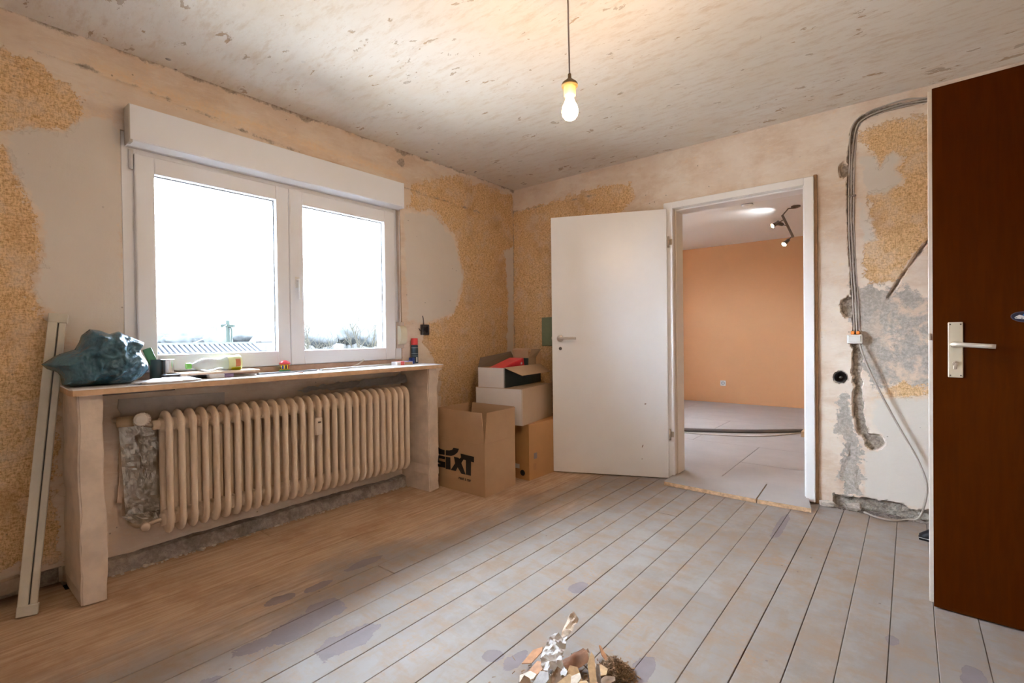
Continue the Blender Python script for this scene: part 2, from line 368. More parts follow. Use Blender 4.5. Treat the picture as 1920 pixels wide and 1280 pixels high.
# ------------------------------------------------------------------ room shell
fl = NB(); box(fl, -.30, 3.95, -4.15, .129, -.12, -.032)
floor = tag(obj('floor', fl, simple('dark_subfloor', (.05, .04, .035), .95, var=.3)), 'timber floor of worn pale painted planks over dark subfloor', 'floor', kind='structure')
PW = .1258; k = -7
while True:
    xa, xb = 2.94 - PW * (k + 1), 2.94 - PW * k
    if xb < .06: break
    xa2 = max(xa, .045); xb2 = min(xb, 3.798)
    cuts = [-3.999, -.003]
    if xb2 < .60: cuts = [-3.999, -.003]
    j = {20: -1.30, 18: -1.46, 15: -2.2, 9: -.75, 4: -2.9, 12: -3.1, 22: -2.35}.get(k)
    if j: cuts.insert(1, j)
    for a, bb in zip(cuts, cuts[1:]):
        p = NB(); g = .0006 + .0018 * random.random() ** 2
        dz = random.uniform(-.0012, .0006)
        box(p, xa2 + g, xb2 - g * .6, a + .001, bb - .001, -.028, dz, .0015)
        obj('plank', p, m_floor, floor)
    k += 1
# boards under the left-hand strip beside the torn skirting
p = NB(); box(p, -.085, .043, -3.999, -3.16, -.03, -.006, .002); obj('plank', p, m_floor, floor)

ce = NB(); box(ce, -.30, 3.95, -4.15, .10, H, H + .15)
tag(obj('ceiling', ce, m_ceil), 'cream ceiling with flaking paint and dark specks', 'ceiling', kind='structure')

def A(ps, f): return [f(*q) for q in ps]
def yz(px): q = onX(px[0], px[1], 0); return (q.y, q.z)
def xz(px): q = onY(px[0], px[1], 0); return (q.x, q.z)

# --- window wall (x = 0)
P_left = [[(-40, 85), (60, 108), (130, 165), (152, 185), (158, 215), (125, 245), (60, 240), (15, 245), (-40, 250)],
          [(-40, 262), (10, 275), (25, 310), (40, 345), (60, 380), (75, 410), (80, 470), (70, 510), (60, 545), (80, 590), (100, 600), (110, 700), (105, 1050), (-40, 1080)],
          [(772, 345), (850, 330), (965, 368), (965, 860), (826, 860), (825, 690), (790, 640), (802, 605), (852, 590), (872, 520), (852, 440), (812, 395), (765, 390)],
          [(120, 110), (180, 140), (300, 190), (420, 230), (560, 275), (700, 318), (760, 340), (752, 322), (600, 268), (420, 200), (300, 158), (190, 115)]]
P_left = [[yz(q) for q in P] for P in P_left]
F_left = [[(10, 250), (60, 243), (125, 248), (158, 222), (205, 222), (226, 270), (232, 640), (130, 640), (100, 590), (65, 545), (85, 480), (78, 405), (45, 348), (20, 300)],
          [(757, 398), (810, 403), (850, 448), (868, 520), (850, 585), (800, 605), (765, 600)], [(946, 470), (963, 462), (963, 668), (950, 660), (953, 560)]]
F_left = [[yz(q) for q in P] for P in F_left]
def f_paper_l(u, v):
    d = np.maximum.reduce([poly_sdf(u, v, P) for P in P_left[:3]])
    return d
def f_wash_l(u, v): return np.maximum(f_paper_l(u, v) * .8 - .02, poly_sdf(u, v, P_left[3]) - .015)
def f_fill_l(u, v): return np.maximum.reduce([poly_sdf(u, v, P) for P in F_left])
crack = [yz(q) for q in ((60, 95), (150, 122), (240, 155), (360, 203), (480, 255), (600, 299), (700, 330), (760, 352), (840, 378), (905, 400))]
smear = yz((752, 305))
def f_dirt_shade_l(u, v):
    d = .004 - path_d(u, v, crack)
    low = np.where((u < -3.16) & (v < .085 + .02 * vnoise(u, v, 14, 3)), .05, -.2)  # recess under the skirting coloured dark to paint the shade of the void
    sm = .06 - np.hypot((u - smear[0]) * .8, v - smear[1]) - .06 * fbm(u, v, 25, 5)
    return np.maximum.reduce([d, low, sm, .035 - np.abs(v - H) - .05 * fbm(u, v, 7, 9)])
def d_left(u, v):
    d = .010 * (fbm(u, v, 2.2, 11) - .5) + .004 * (fbm(u, v, 12, 12) - .5)
    d += .006 * np.clip(1 - path_d(u, v, crack) / .012, 0, 1)
    d += .07 * ((u < -3.15) & (v < .065 + .025 * vnoise(u, v, 14, 3)))
    # soft cove towards the ceiling
    d -= .02 * np.clip((v - 2.34) / .08, 0, 1) ** 2
    return np.where(v < .001, np.maximum(d, 0), d)
WY0, WY1, WZ0, WZ1 = -2.931, -1.305, .875, 2.06
def lin(a, b, s): n = max(1, int(round((b - a) / s))); return list(np.linspace(a, b, n + 1))[:-1]
us = np.array(lin(-4.0, WY0, .016) + lin(WY0, WY1, .03) + lin(WY1, .0, .016) + [0.0])
vz = np.array(lin(0, WZ0, .018) + lin(WZ0, WZ1, .03) + lin(WZ1, H, .012) + [H])
def plL(u, v, d): return (-d, u, v)
wl = skin_wall('wall_left', us, vz, [(WY0, WY1, WZ0, WZ1)], plL,
    {'wash': f_wash_l, 'paper': f_paper_l, 'filler': f_fill_l, 'concrete': lambda u, v: np.full(u.shape, -1.), 'peachy': lambda u, v: u * 0, 'dirt_shade': f_dirt_shade_l}, d_left,
    {'reveals': [(WY0, WY1, WZ0, WZ1, .30)],
     'core': [(-4.15, WY0 - .004, -.12, H + .02, .10, .30), (WY1 + .004, .02, -.12, H + .02, .10, .30), (WY0 - .004, WY1 + .004, -.12, WZ0 - .004, .10, .30), (WY0 - .004, WY1 + .004, WZ1 + .004, H + .02, .10, .30)]}, m_wall)
tag(wl, 'window wall with bare plaster and ochre wallpaper remains', 'wall', kind='structure')
m_pier = simple('painted_render', (.72, .60, .49), .85, var=.10, vs_=9, bmp=.35, bs=40)
for (a, b2) in ((-3.152, -3.07), (-1.322, -1.238)):
    p = NB()
    n = 14
    rows = []
    for i in range(n + 1):
        z = .851 * i / n; j = .004
        rr = [(0.0, a), (.3, a), (.3, b2), (0.0, b2)]
        rows.append([p.verts.new((x + (random.uniform(-j, j) if x else 0), y + random.uniform(-j, j), z + (random.uniform(0, .012) if i == 0 and x else 0))) for x, y in rr])
    for r0, r1 in zip(rows, rows[1:]):
        for q in range(4): p.faces.new((r0[q], r0[(q + 1) % 4], r1[(q + 1) % 4], r1[q]))
    p.faces.new(rows[0]); p.faces.new(rows[-1])
    bmesh.ops.bevel(p, geom=[e for e in p.edges if abs(e.verts[0].co.z - e.verts[1].co.z) > .03 and min(e.verts[0].co.x, e.verts[1].co.x) > .2], offset=.006, segments=2, affect='EDGES')
    obj('pier', p, m_pier, wl)
# rough concrete upstand below the radiator
p = NB(); n = 90; rows = []
for i in range(n + 1):
    y = -3.068 + (3.068 - 1.324) * i / n
    t = .066 + .010 * (mnoise.noise((y * 5, 0, 1)) + .5 * mnoise.noise((y * 19, 2, 1))); o_ = .046 + .008 * mnoise.noise((y * 12, 3, 0))
    rows.append([p.verts.new(q) for q in ((-.004, y, -.03), (o_ + .012, y, -.03), (o_ + .006 * mnoise.noise((y * 30, 1, 0)), y, t * .5), (o_ - .006, y, t), (-.004, y, t + .006))])
for r0, r1 in zip(rows, rows[1:]):
    for q in range(4): p.faces.new((r0[q], r1[q], r1[q + 1], r0[q + 1]))
def mat_conc(name, a, bcol):
    m, nt, b = new_mat(name); p_ = geo(nt); f = nz(nt, p_, 30, 5, .7); g = nz(nt, p_, 8, 4)
    c = mixc(nt, ss(nt, f, .35, .65), a, bcol); c = mixc(nt, ss(nt, g, .5, .65, 0, .6), c, tuple(q * .55 for q in a)); L(nt, c, b.inputs['Base Color'])
    b.inputs['Roughness'].default_value = .95; bump(nt, b, mth(nt, 'ADD', f, nz(nt, p_, 120, 3, .7)), .8, .008); return m
m_conc = mat_conc('rough_concrete', (.30, .25, .22), (.45, .38, .33))
tag(obj('baseboard_left', p, m_conc), 'rough grey concrete strip along the floor under the radiator', 'baseboard', kind='structure')

# --- door wall (y = 0)
def c7(q): return (1520 + q[0] / 3.0475, 140 + q[1] / 3.0475)
def c8(q): return (1520 + q[0] / 2.667, 560 + q[1] / 2.667)
PB = [[xz(q) for q in ((950, 402), (1040, 377), (1110, 352), (1182, 343), (1186, 372), (1165, 402), (1140, 440), (1140, 920), (950, 920))],
      [xz(c7(q)) for q in ((330, 290), (470, 262), (600, 245), (760, 210), (760, 930), (640, 990), (560, 1100), (480, 1180), (330, 1190), (300, 1100), (310, 960), (375, 945), (350, 860), (322, 800), (345, 740), (322, 685), (430, 668), (528, 620), (520, 575), (480, 540), (520, 480), (470, 440), (432, 470), (395, 540), (280, 350))],
      [xz(c8(q)) for q in ((470, 0), (620, 0), (620, 500), (330, 480), (430, 430), (420, 250))]]
CB = [[xz(c8(q)) for q in ((205, -60), (480, -60), (640, 10), (640, 400), (570, 440), (450, 420), (330, 440), (280, 380), (240, 250), (200, 100))],
      [xz(c8(q)) for q in ((130, 500), (190, 470), (215, 600), (262, 770), (262, 985), (160, 985), (140, 900), (180, 740), (125, 660))]]
WB = [[xz(c8(q)) for q in ((325, 505), (640, 495), (640, 1060), (268, 1000), (268, 770), (335, 765), (372, 720), (310, 610))],
      [xz(c7(q)) for q in ((285, 470), (380, 460), (395, 540), (432, 470), (470, 440), (520, 480), (480, 540), (525, 600), (430, 665), (330, 680), (300, 600))],
      [xz(c7(q)) for q in ((270, 700), (330, 800), (372, 940), (300, 960))]]
G1 = [xz(q) for q in ((1760, 183), (1700, 194), (1650, 205), (1615, 222), (1600, 245), (1594, 300), (1594, 400), (1597, 480), (1602, 560), (1606, 640))]
G2 = [xz(q) for q in ((1606, 640), (1608, 700), (1609, 760), (1614, 800), (1632, 826))]
G3 = [xz(q) for q in ((1762, 420), (1700, 505), (1665, 557))]
HOLE = xz((1575, 707)); GE = xz((1640, 828)); GB = xz((1583, 318)); GC = xz((1598, 575))
KEEPX = lambda u: u > 2.45
def gmask(u, v):
    n = fbm(u, v, 30, 21) - .5; n2 = fbm(u, v, 11, 22) - .5
    m = np.maximum.reduce([.017 + .016 * n - path_d(u, v, G1), .026 + .03 * n + .02 * n2 - path_d(u, v, G2), .011 + .012 * n - path_d(u, v, G3),
        .050 + .02 * n - np.hypot(u - GE[0], (v - GE[1])), .032 + .02 * n - np.hypot(u - GB[0], (v - GB[1]) * .7), .038 + .03 * n - np.hypot(u - GC[0] + .02, (v - GC[1]) * .6)])
    return m
def botmask(u, v):
    t = .055 + .05 * (fbm(u, v * 0, 9, 31) - .3) + .02 * fbm(u, v, 40, 33)
    e = np.minimum(u - 2.50, 3.2 - u)
    return np.minimum(t - v, e * .5)
def d_back(u, v):
    d = .010 * (fbm(u, v, 2.0, 41) - .5) + .004 * (fbm(u, v, 13, 42) - .5)
    d = d * np.clip(np.abs(u - 1.93) * 0 + 1, 0, 1)
    g = np.clip(gmask(u, v) / .008, 0, 1); d += g * (.020 + .012 * fbm(u, v, 45, 44))
    hh = np.clip((.036 - np.hypot(u - HOLE[0], v - HOLE[1])) / .006, 0, 1); d += hh * .05
    bm_ = np.clip(botmask(u, v) / .008, 0, 1); d += bm_ * (.022 + .012 * fbm(u, v, 60, 46))
    c = np.clip(np.maximum.reduce([poly_sdf(u, v, P) for P in CB]) / .02, 0, 1); d += c * .006 * fbm(u, v, 30, 47)
    return d
def f_dirt_b(u, v):
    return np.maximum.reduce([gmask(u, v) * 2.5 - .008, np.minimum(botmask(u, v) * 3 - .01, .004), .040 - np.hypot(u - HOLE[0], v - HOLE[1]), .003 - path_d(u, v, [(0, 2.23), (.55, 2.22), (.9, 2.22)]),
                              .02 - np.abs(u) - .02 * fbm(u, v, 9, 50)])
def f_conc_b(u, v): return np.maximum.reduce([poly_sdf(u, v, P) for P in CB] + [botmask(u, v) * 9, gmask(u, v) * 3.0 - .02])
DX0, DX1, DZ1 = 1.50, 2.385, 2.00
us = np.array(lin(0, DX0, .02) + lin(DX0, DX1, .04) + lin(DX1, 2.5, .012) + lin(2.5, 3.0, .0062) + lin(3.0, 3.8, .03) + [3.8])
vz = np.array(lin(0, DZ1, .0085) + lin(DZ1, H, .010) + [H])
def plB(u, v, d): return (u, d, v)
wb = skin_wall('wall_back', us, vz, [(DX0, DX1, -.1, DZ1)], plB,
    {'wash': lambda u, v: np.maximum.reduce([poly_sdf(u, v, P) for P in PB]) * .8 - .02, 'paper': lambda u, v: np.maximum.reduce([poly_sdf(u, v, P) for P in PB]), 'filler': lambda u, v: np.maximum.reduce([poly_sdf(u, v, P) for P in WB]),
     'concrete': f_conc_b, 'peachy': lambda u, v: np.clip((u - 2.66) / .12, .15, 1) * ((v < 1.4) & (v > .12)), 'dirt_shade': f_dirt_b}, d_back,
    {'reveals': [(DX0, DX1, -.1, DZ1, .15)],
     'core': [(-.02, DX0 - .003, -.12, H + .02, .10, .15), (DX1 + .003, 3.95, -.12, H + .02, .10, .15), (DX0 - .003, DX1 + .003, DZ1 + .003, H + .02, .10, .15)]}, m_wall)
tag(wb, 'door wall of patched plaster with ochre wallpaper and chiselled cable chase', 'wall', kind='structure')
m_plain = simple('bare_plaster', (.68, .58, .48), .9, var=.08, vs_=2.5, bmp=.2, bs=25)
p = NB(); box(p, 3.8, 3.95, -1.07, .10, -.12, H); box(p, 3.8, 3.95, -4.15, -1.97, -.12, H); box(p, 3.8, 3.95, -1.97, -1.07, 2.02, H)
tag(obj('wall_right', p, m_plain), 'bare plaster side wall with the hall doorway', 'wall', kind='structure')
p = NB(); box(p, -.3, 3.95, -4.15, -4.0, -.12, H)
tag(obj('wall_front', p, m_plain), 'bare plaster wall opposite the white door', 'wall', kind='structure')
p = NB(); box(p, 3.95, 5.2, -2.5, -2.4, -.05, H); box(p, 3.95, 5.2, -.6, -.5, -.05, H); box(p, 5.1, 5.2, -2.4, -.6, -.05, H); box(p, 3.95, 5.2, -2.5, -.5, H, H + .1); box(p, 3.95, 5.2, -2.5, -.5, -.12, -.02)
tag(obj('wall_hall', p, m_plain), 'plain hallway shell behind the side doorway', 'wall', kind='structure')

# ------------------------------------------------------------------ adjoining room
m_orange = simple('apricot_wall_paint', (.70, .39, .19), .85, var=.03, vs_=1.2, bmp=.06, bs=120)
m_ncl = simple('white_ceiling_paint', (.80, .77, .72), .6)
NZ = 2.40
p = NB(); box(p, -1.0, 3.4, 4.2, 4.3, -.05, NZ + .1)
tag(obj('wall_adjoining_back', p, m_orange), 'apricot painted wall seen through the doorway', 'wall', kind='structure')
p = NB(); box(p, 3.2, 3.35, .15, 4.2, -.05, NZ)
tag(obj('wall_adjoining_right', p, m_orange), 'apricot painted side wall of the next room', 'wall', kind='structure')
p = NB(); box(p, -1.0, -.8, .15, 1.7, -.05, NZ); box(p, -1.0, -.8, 2.4, 4.2, -.05, NZ); box(p, -1.0, -.8, 1.7, 2.4, -.05, 1.2); box(p, -1.0, -.8, 1.7, 2.4, 2.0, NZ)
tag(obj('wall_adjoining_left', p, m_orange), 'apricot painted window wall of the next room', 'wall', kind='structure')
p = NB(); box(p, -1.0, -.3, .10, .15, -.05, NZ + .1)
tag(obj('wall_adjoining_front', p, m_orange), 'short return wall of the next room', 'wall', kind='structure')
p = NB(); box(p, -1.0, 3.35, .15, 4.3, NZ, NZ + .12)
tag(obj('ceiling_adjoining', p, m_ncl), 'smooth white ceiling of the next room', 'ceiling', kind='structure')
m_panel = simple('dusty_floor_board', (.44, .405, .37), .65, var=.05, vs_=3, bmp=.08)
p = NB(); box(p, -1.0, 3.35, .13, 4.25, -.12, .005)
fa = tag(obj('floor_adjoining', p, simple('dark_subfloor2', (.10, .08, .07), .9)), 'pale laid floor panels of the next room', 'floor', kind='structure')
for (a, b2, c_, d_) in ((-.99, .55, .02, 1.3), (.552, 1.80, .02, 1.3), (1.803, 3.2, .02, .66), (1.803, 3.2, .663, 1.3), (-.99, 1.2, 1.303, 2.6), (1.203, 3.2, 1.303, 2.6), (-.99, .4, 2.603, 4.19), (.403, 3.2, 2.603, 4.19)):
    p = NB()
    if c_ == .02: # stays clear of the wall either side of the opening
        a_, b_ = max(a, -.99), b2; c2 = .155
        if a < 1.8 and b2 > 1.5 and b2 < 2: c2 = .155
        box(p, a_, b_, c2, d_, .005, .026, .0015)
    else: box(p, a, b2, c_, d_, .005, .026, .0015)
    obj('floor_panel', p, m_panel, fa)
# two pale boards laid through the doorway as threshold
for nm, pts, lab in (('threshold_board', ((1.517, -.215), (2.118, -.235), (2.10, .150), (1.50, .150)), 'longer pale chipboard threshold board beside the door hinge'),
                ('threshold_board', ((2.126, -.235), (2.418, -.222), (2.378, -.04), (2.378, .150), (2.108, .150)), 'shorter pale chipboard threshold board under the right door jamb')):
    t = thing(nm, lab, 'floor board', (pts[0][0], pts[0][1], 0))
    if nm:
        ptz = [(max(min(x, 2.416), 1.452 if y < -.035 else 1.50), y) for x, y in pts]
    p = NB(); prism(p, [(x, y, .0012) for x, y in ptz], (0, 0, .0255)); obj('core', p, m_chip, t)
    p = NB(); prism(p, [(x, y, .0267) for x, y in ptz], (0, 0, .0018)); obj('top_sheet', p, m_panel, t)
# corrugated grey pipe on the next room floor
pp = [onZ(1240, 804, .045), onZ(1275, 805, .045), onZ(1400, 808, .045), onZ(1504, 807, .045)]
pp = [Vector((q.x, q.y, .045)) for q in pp]
p = NB(); tube(p, smooth_path(pp, 8), .019, 10)
po = tag(obj('conduit_pipe', p, simple('grey_plastic_pipe', (.16, .145, .13), .45), None, True), 'thin dark grey conduit pipe lying across the next room floor', 'pipe')
pp = [Vector((q.x, q.y, .032)) for q in (onZ(1279, 811, .03), onZ(1350, 816, .03), onZ(1420, 818, .03), onZ(1470, 815, .03), onZ(1500, 811, .03))]
p = NB(); tube(p, smooth_path(pp, 8), .0055, 8)
tag(obj('loose_cable', p, simple('pale_cable', (.55, .50, .44), .5), None, True), 'thin pale cable lying along the grey conduit pipe', 'cable')
p = NB(); q = onZ(1508, 815, .03); box(p, q.x - .01, q.x + .16, q.y - .12, q.y + .07, .0265, .085, .003)
tag(obj('cardboard_offcut', p, simple('kraft_offcut', (.58, .40, .22), .8)), 'small kraft cardboard piece at the end of the conduit pipe', 'cardboard')
# socket on the apricot wall
q = onY(1356, 718, 4.2)
t = thing('wall_socket', 'white wall socket low on the apricot wall', 'socket', q)
m_plastic = simple('white_plastic', (.80, .78, .73), .4)
p = NB(); box(p, q.x - .04, q.x + .04, 4.188, 4.2, q.z - .04, q.z + .04, .004, 2); obj('cover_plate', p, m_plastic, t)
p = NB(); lathe(p, (q.x, 4.188, q.z), (0, -1, 0), [(.028, 0), (.026, .004), (.020, .004), (.019, -.006), (0, -.006)], 24); so = obj('socket_well', p, simple('socket_grey', (.45, .43, .40), .5), t)
# smoke detector
q = onZ(1401, 381, NZ)
t = thing('smoke_detector', 'white round smoke detector on the next room ceiling', 'smoke detector', (q.x, q.y, NZ))
p = NB(); lathe(p, (q.x, q.y, NZ), (0, 0, -1), [(.052, 0), (.054, .02), (.045, .035), (.02, .04), (0, .04)], 24); obj('housing', p, m_plastic, t, True)
p = NB(); lathe(p, (q.x, q.y, NZ), (0, 0, -1), [(.0555, .012), (.0555, .018)], 24); obj('vent_ring', p, simple('vent_grey', (.2, .2, .2), .6), t)
# spot lamp bar
m_bronze = simple('brushed_nickel_dark', (.20, .16, .12), .35, .85)
m_lampglow = simple('halogen_glow', (1, .9, .6), .3, emit=(1.0, .72, .35), es=60)
cp = onZ(1492, 386, NZ)
t = thing('spotlight_bar', 'brown metal ceiling spotlight bar with swivel heads in the next room', 'ceiling lamp', (cp.x, cp.y, NZ))
p = NB(); lathe(p, (cp.x, cp.y, NZ), (0, 0, -1), [(.045, 0), (.045, .012), (.02, .022), (0, .022)], 20); obj('ceiling_plate', p, m_bronze, t)
b0 = Vector((cp.x - .06, cp.y + .10, NZ - .10)); dpt = (Vector((cp.x, cp.y, NZ)) - C).dot(CW)
q0 = atD(1467, 404, dpt - .02); q1 = atD(1487, 444, dpt - .12)
p = NB(); tube(p, [(cp.x, cp.y, NZ - .02), atD(1478, 391, dpt - .01), q0], .007, 8); obj('joint_arm', p, m_bronze, t)
d_, u_, v_ = frame_of(q1 - q0); p = NB(); obox(p, (q0 + q1) / 2, ((q1 - q0).length / 2, .020, .012), (d_, u_, v_), .003); obj('bar', p, m_bronze, t)
for (s, e, r0) in ((q0 + (q1 - q0) * .18, atD(1447, 424, dpt - .05), .028), (q0 + (q1 - q0) * .95, atD(1469, 459, dpt - .16), .028)):
    p = NB(); tube(p, [s, s + (e - s) * .45], .005, 6); arm = obj('swivel_arm', p, m_bronze, t)
    p = NB(); dd = (e - s).normalized(); ln = (e - s).length; lathe(p, s, dd, [(.010, ln * .40), (.017, ln * .46), (.020, ln * .8), (r0, ln * .97), (r0 - .004, ln * .97), (r0 - .006, ln * .9), (0, ln * .9)], 16); hd = obj('lamp_head', p, m_bronze, t, True)
    p = NB(); lathe(p, s + dd * (ln * .91), dd, [(r0 - .006, 0), (r0 - .007, .006), (0, .012)], 14); obj('lamp', p, m_lampglow, hd)
# extra head and spot, added to throw a cool pool on the ceiling
s3 = q0 + (q1 - q0) * .5; d3 = Vector((-.75, .30, .40)).normalized(); e3 = s3 + d3 * .13
p = NB(); tube(p, [s3, s3 + d3 * .06], .005, 6); obj('swivel_arm', p, m_bronze, t)
p = NB(); lathe(p, s3, d3, [(.010, .05), (.017, .06), (.020, .10), (.028, .125), (.024, .125), (.022, .115), (0, .115)], 16); obj('lamp_head', p, m_bronze, t, True)
sl = bpy.data.lights.new('spot_up', 'SPOT'); sl.energy = 3.2; sl.color = (.85, .93, 1.0); sl.spot_size = math.radians(110); sl.spot_blend = 1.0; sl.shadow_soft_size = .02
so = bpy.data.objects.new('added_ceiling_spot', sl); COL.objects.link(so); so.location = e3 + d3 * .015; so.rotation_euler = d3.to_track_quat('-Z', 'Y').to_euler()

# ------------------------------------------------------------------ window
def prof_frame(bm, y0, y1, z0, z1, wd, x0, x1, bev=.004, wb_=None):
    wb_ = wb_ or wd
    box(bm, x0, x1, y0, y0 + wd, z0, z1, bev); box(bm, x0, x1, y1 - wd, y1, z0, z1, bev)
    box(bm, x0, x1, y0 + wd - .001, y1 - wd + .001, z0, z0 + wb_, bev); box(bm, x0, x1, y0 + wd - .001, y1 - wd + .001, z1 - wd, z1, bev)
win = thing('window_1', 'white plastic double casement window with a view over roofs', 'window', (0, -2.12, .88), kind='structure')
p = NB(); prof_frame(p, -2.9305, -1.3055, .879, 2.058, .062, -.075, -.004); box(p, -.074, -.0045, -2.87, -1.366, 1.948, 2.0, .002); obj('window_frame', p, m_pvc, win)
m_glass, nt, b_ = new_mat('window_glass')
for n in list(nt.nodes):
    if n.type != 'OUTPUT_MATERIAL': nt.nodes.remove(n)
tr = nt.nodes.new('ShaderNodeBsdfTransparent'); tr.inputs[0].default_value = (.97, .985, .98, 1); gl = nt.nodes.new('ShaderNodeBsdfGlossy'); gl.inputs['Roughness'].default_value = .02
lw = nt.nodes.new('ShaderNodeFresnel'); lw.inputs[0].default_value = 1.25; mx = nt.nodes.new('ShaderNodeMixShader'); L(nt, lw.outputs[0], mx.inputs[0]); L(nt, tr.outputs[0], mx.inputs[1]); L(nt, gl.outputs[0], mx.inputs[2]); L(nt, mx.outputs[0], [n for n in nt.nodes if n.type == 'OUTPUT_MATERIAL'][0].inputs[0])
m_gasket = simple('grey_rubber_gasket', (.16, .17, .18), .6)
for (a, b2, ga, gb_) in ((-2.882, -2.1395, -2.803, -2.214), (-2.1375, -1.373, -2.052, -1.4595)):
    GZ0, GZ1 = .999, 1.8775
    p = NB()
    xo, xi = -.06, .018
    box(p, xo, xi, a, ga, .914, 1.961, .006, 2); box(p, xo, xi, gb_, b2, .914, 1.961, .006, 2)
    box(p, xo, xi, ga - .002, gb_ + .002, .914, GZ0, .006, 2); box(p, xo, xi, ga - .002, gb_ + .002, GZ1, 1.961, .006, 2)
    sa = obj('sash', p, m_pvc, win)
    p = NB(); prof_frame(p, ga - .001, gb_ + .001, GZ0 - .001, GZ1 + .001, .005, -.024, -.016, 0); obj('gasket', p, m_gasket, sa)
    p = NB(); box(p, -.034, -.028, ga - .004, gb_ + .004, GZ0 - .004, GZ1 + .004); obj('pane', p, m_glass, sa)
    if a > -2.5:
        hq = onX(557, 530, .02); p = NB(); box(p, .018, .026, hq.y - .014, hq.y + .014, hq.z - .03, hq.z + .035, .004, 2)
        ho = obj('window_handle', p, m_plastic, sa, True)
        p = NB(); tube(p, smooth_path([(.026, hq.y, hq.z + .015), (.05, hq.y, hq.z + .015), (.056, hq.y, hq.z), (.055, hq.y, hq.z - .10)], 4), .0085, 8); obj('handle_lever', p, m_plastic, sa, True)
for z in (1.93, .97):
    p = NB(); tube(p, [(.004, -2.893, z - .045), (.004, -2.893, z + .045)], .009, 10); obj('hinge', p, simple('hinge_white', (.72, .71, .70), .3), win, True)
# brown gap strip below the frame + outer metal sill
p = NB(); box(p, -.005, .004, -2.93, -1.306, .868, .912, .001); obj('sill_strip', p, simple('pinkish_timber', (.52, .36, .27), .7, var=.1), win)
p = NB(); box(p, -.36, -.076, -2.93, -1.306, .86, .885, .003); obj('outer_sill', p, simple('white_outer_sill', (.30, .30, .30), .5), win)

# roller shutter casing
sb = thing('shutter_box', 'white roller shutter casing above the window', 'shutter box', (.04, -2.12, 1.985))
p = NB(); y0, y1 = -2.914, -1.330
pr_ = [(.0, 2.165), (.080, 2.165), (.080, 1.999), (.030, 1.985), (.0, 1.985)]
prism(p, [(x, y0, z) for x, z in pr_], (0, y1 - y0, 0)); bmesh.ops.bevel(p, geom=[e for e in p.edges if min(v.co.x for v in e.verts) > .07], offset=.003, segments=2, affect='EDGES')
obj('casing', p, m_pvc, sb)
p = NB(); box(p, .0, .081, y1 - .016, y1 + .001, 1.988, 2.166, .002); obj('end_cap', p, m_pvc, sb)
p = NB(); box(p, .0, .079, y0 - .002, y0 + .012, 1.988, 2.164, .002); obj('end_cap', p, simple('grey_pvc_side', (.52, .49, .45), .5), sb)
# belt and its winder
q = onX(754, 628, .02)
t = thing('belt_winder', 'cream shutter belt winder box beside the window', 'belt winder', (.02, q.y, q.z - .07))
p = NB(); pts = []
for i in range(13):
    a = math.pi * i / 12; pts.append((.004 + .045 * math.sin(a) ** .6, q.y, q.z - .068 * math.cos(a)))
prism(p, [(x, y - .030, z) for x, y, z in pts], (0, .055, 0)); obj('winder_cover', p, simple('cream_plastic', (.78, .74, .58), .35), t, False)
p = NB(); box(p, .0, .005, q.y - .04, q.y + .032, q.z - .095, q.z + .095, .002); obj('back_plate', p, simple('cream_plate', (.60, .50, .42), .5), t)
p = NB(); prism(p, [(.006, q.y - .032, 1.984), (.006, q.y - .018, 1.984), (.022, q.y - .016, q.z + .066), (.022, q.y - .030, q.z + .066)], (.0015, 0, 0)); obj('belt', p, simple('grey_belt', (.42, .36, .32), .8), t)
p = NB(); box(p, .0, .008, q.y - .012, q.y - .004, q.z + .095, 1.984, .001); obj('guide_strip', p, simple('pale_strip', (.66, .56, .50), .6), t)

# window board
wbd = thing('window_board', 'white window board with a raw timber edge over the radiator', 'window board', (.16, -2.19, .851))
def bd(z0, z1, ins, m, nm):
    p = NB(); prism(p, [(.005 + 0, -3.160, z0), (.30, -3.176, z0), (.33 - ins, -3.170, z0), (.33 - ins, -1.207, z0), (.005, -1.160, z0)], (0, 0, z1 - z0)); return obj(nm, p, m, wbd)
bd(.8515, .8735, 0, simple('pine_edge', (.62, .40, .24), .7, var=.15, vs_=12), 'timber_core'); bd(.8737, .8785, .002, simple('white_laminate', (.80, .80, .82), .45, var=.03, vs_=6), 'laminate_top')
TZ = .8787
p = NB(); box(p, .19, .24, -3.069, -2.80, .838, .8512, .002); obj('support_batten', p, simple('dark_batten', (.12, .10, .09), .8), wbd)

# ------------------------------------------------------------------ radiator
m_rad = simple('cream_radiator_enamel', (.86, .72, .56), .42, var=.04, vs_=8)
rad = thing('radiator', 'cream sectional column radiator under the window board', 'radiator', (.12, -2.11, .155))
xa, xb, za, zb, rc = .074, .176, .179, .713, .046
loop = []
for (cx, cz, a0) in ((xb - rc, zb - rc, 90), (xb - rc, za + rc, 0), (xa + rc, za + rc, -90), (xa + rc, zb - rc, -180)):
    for i in range(6):
        a = math.radians(a0 - 90 * i / 5); loop.append(Vector((cx + rc * math.cos(a), 0, cz + rc * math.sin(a))))
p = NB(); tube(p, loop, .0135, 12, closed=True, rb=.0240, up=(0, 1, 0))
for z in (.672, .222):
    tube(p, [(.126, -.0252, z), (.126, .0252, z)], .030, 14)
    obox(p, Vector((.126, 0, z)), (.042, .0125, .036), None, .008, 1)
colm = bpy.data.meshes.new('column'); bmesh.ops.recalc_face_normals(p, faces=p.faces[:]); p.to_mesh(colm); p.free(); colm.materials.append(m_rad); colm.shade_smooth()
NS = 29; ys = np.linspace(-2.826 + .018, -1.393 - .018, NS)
for y in ys:
    o = bpy.data.objects.new('column', colm); COL.objects.link(o); o.parent = rad; o.matrix_parent_inverse = PINV[rad.name]; o.location = (0, float(y), 0)
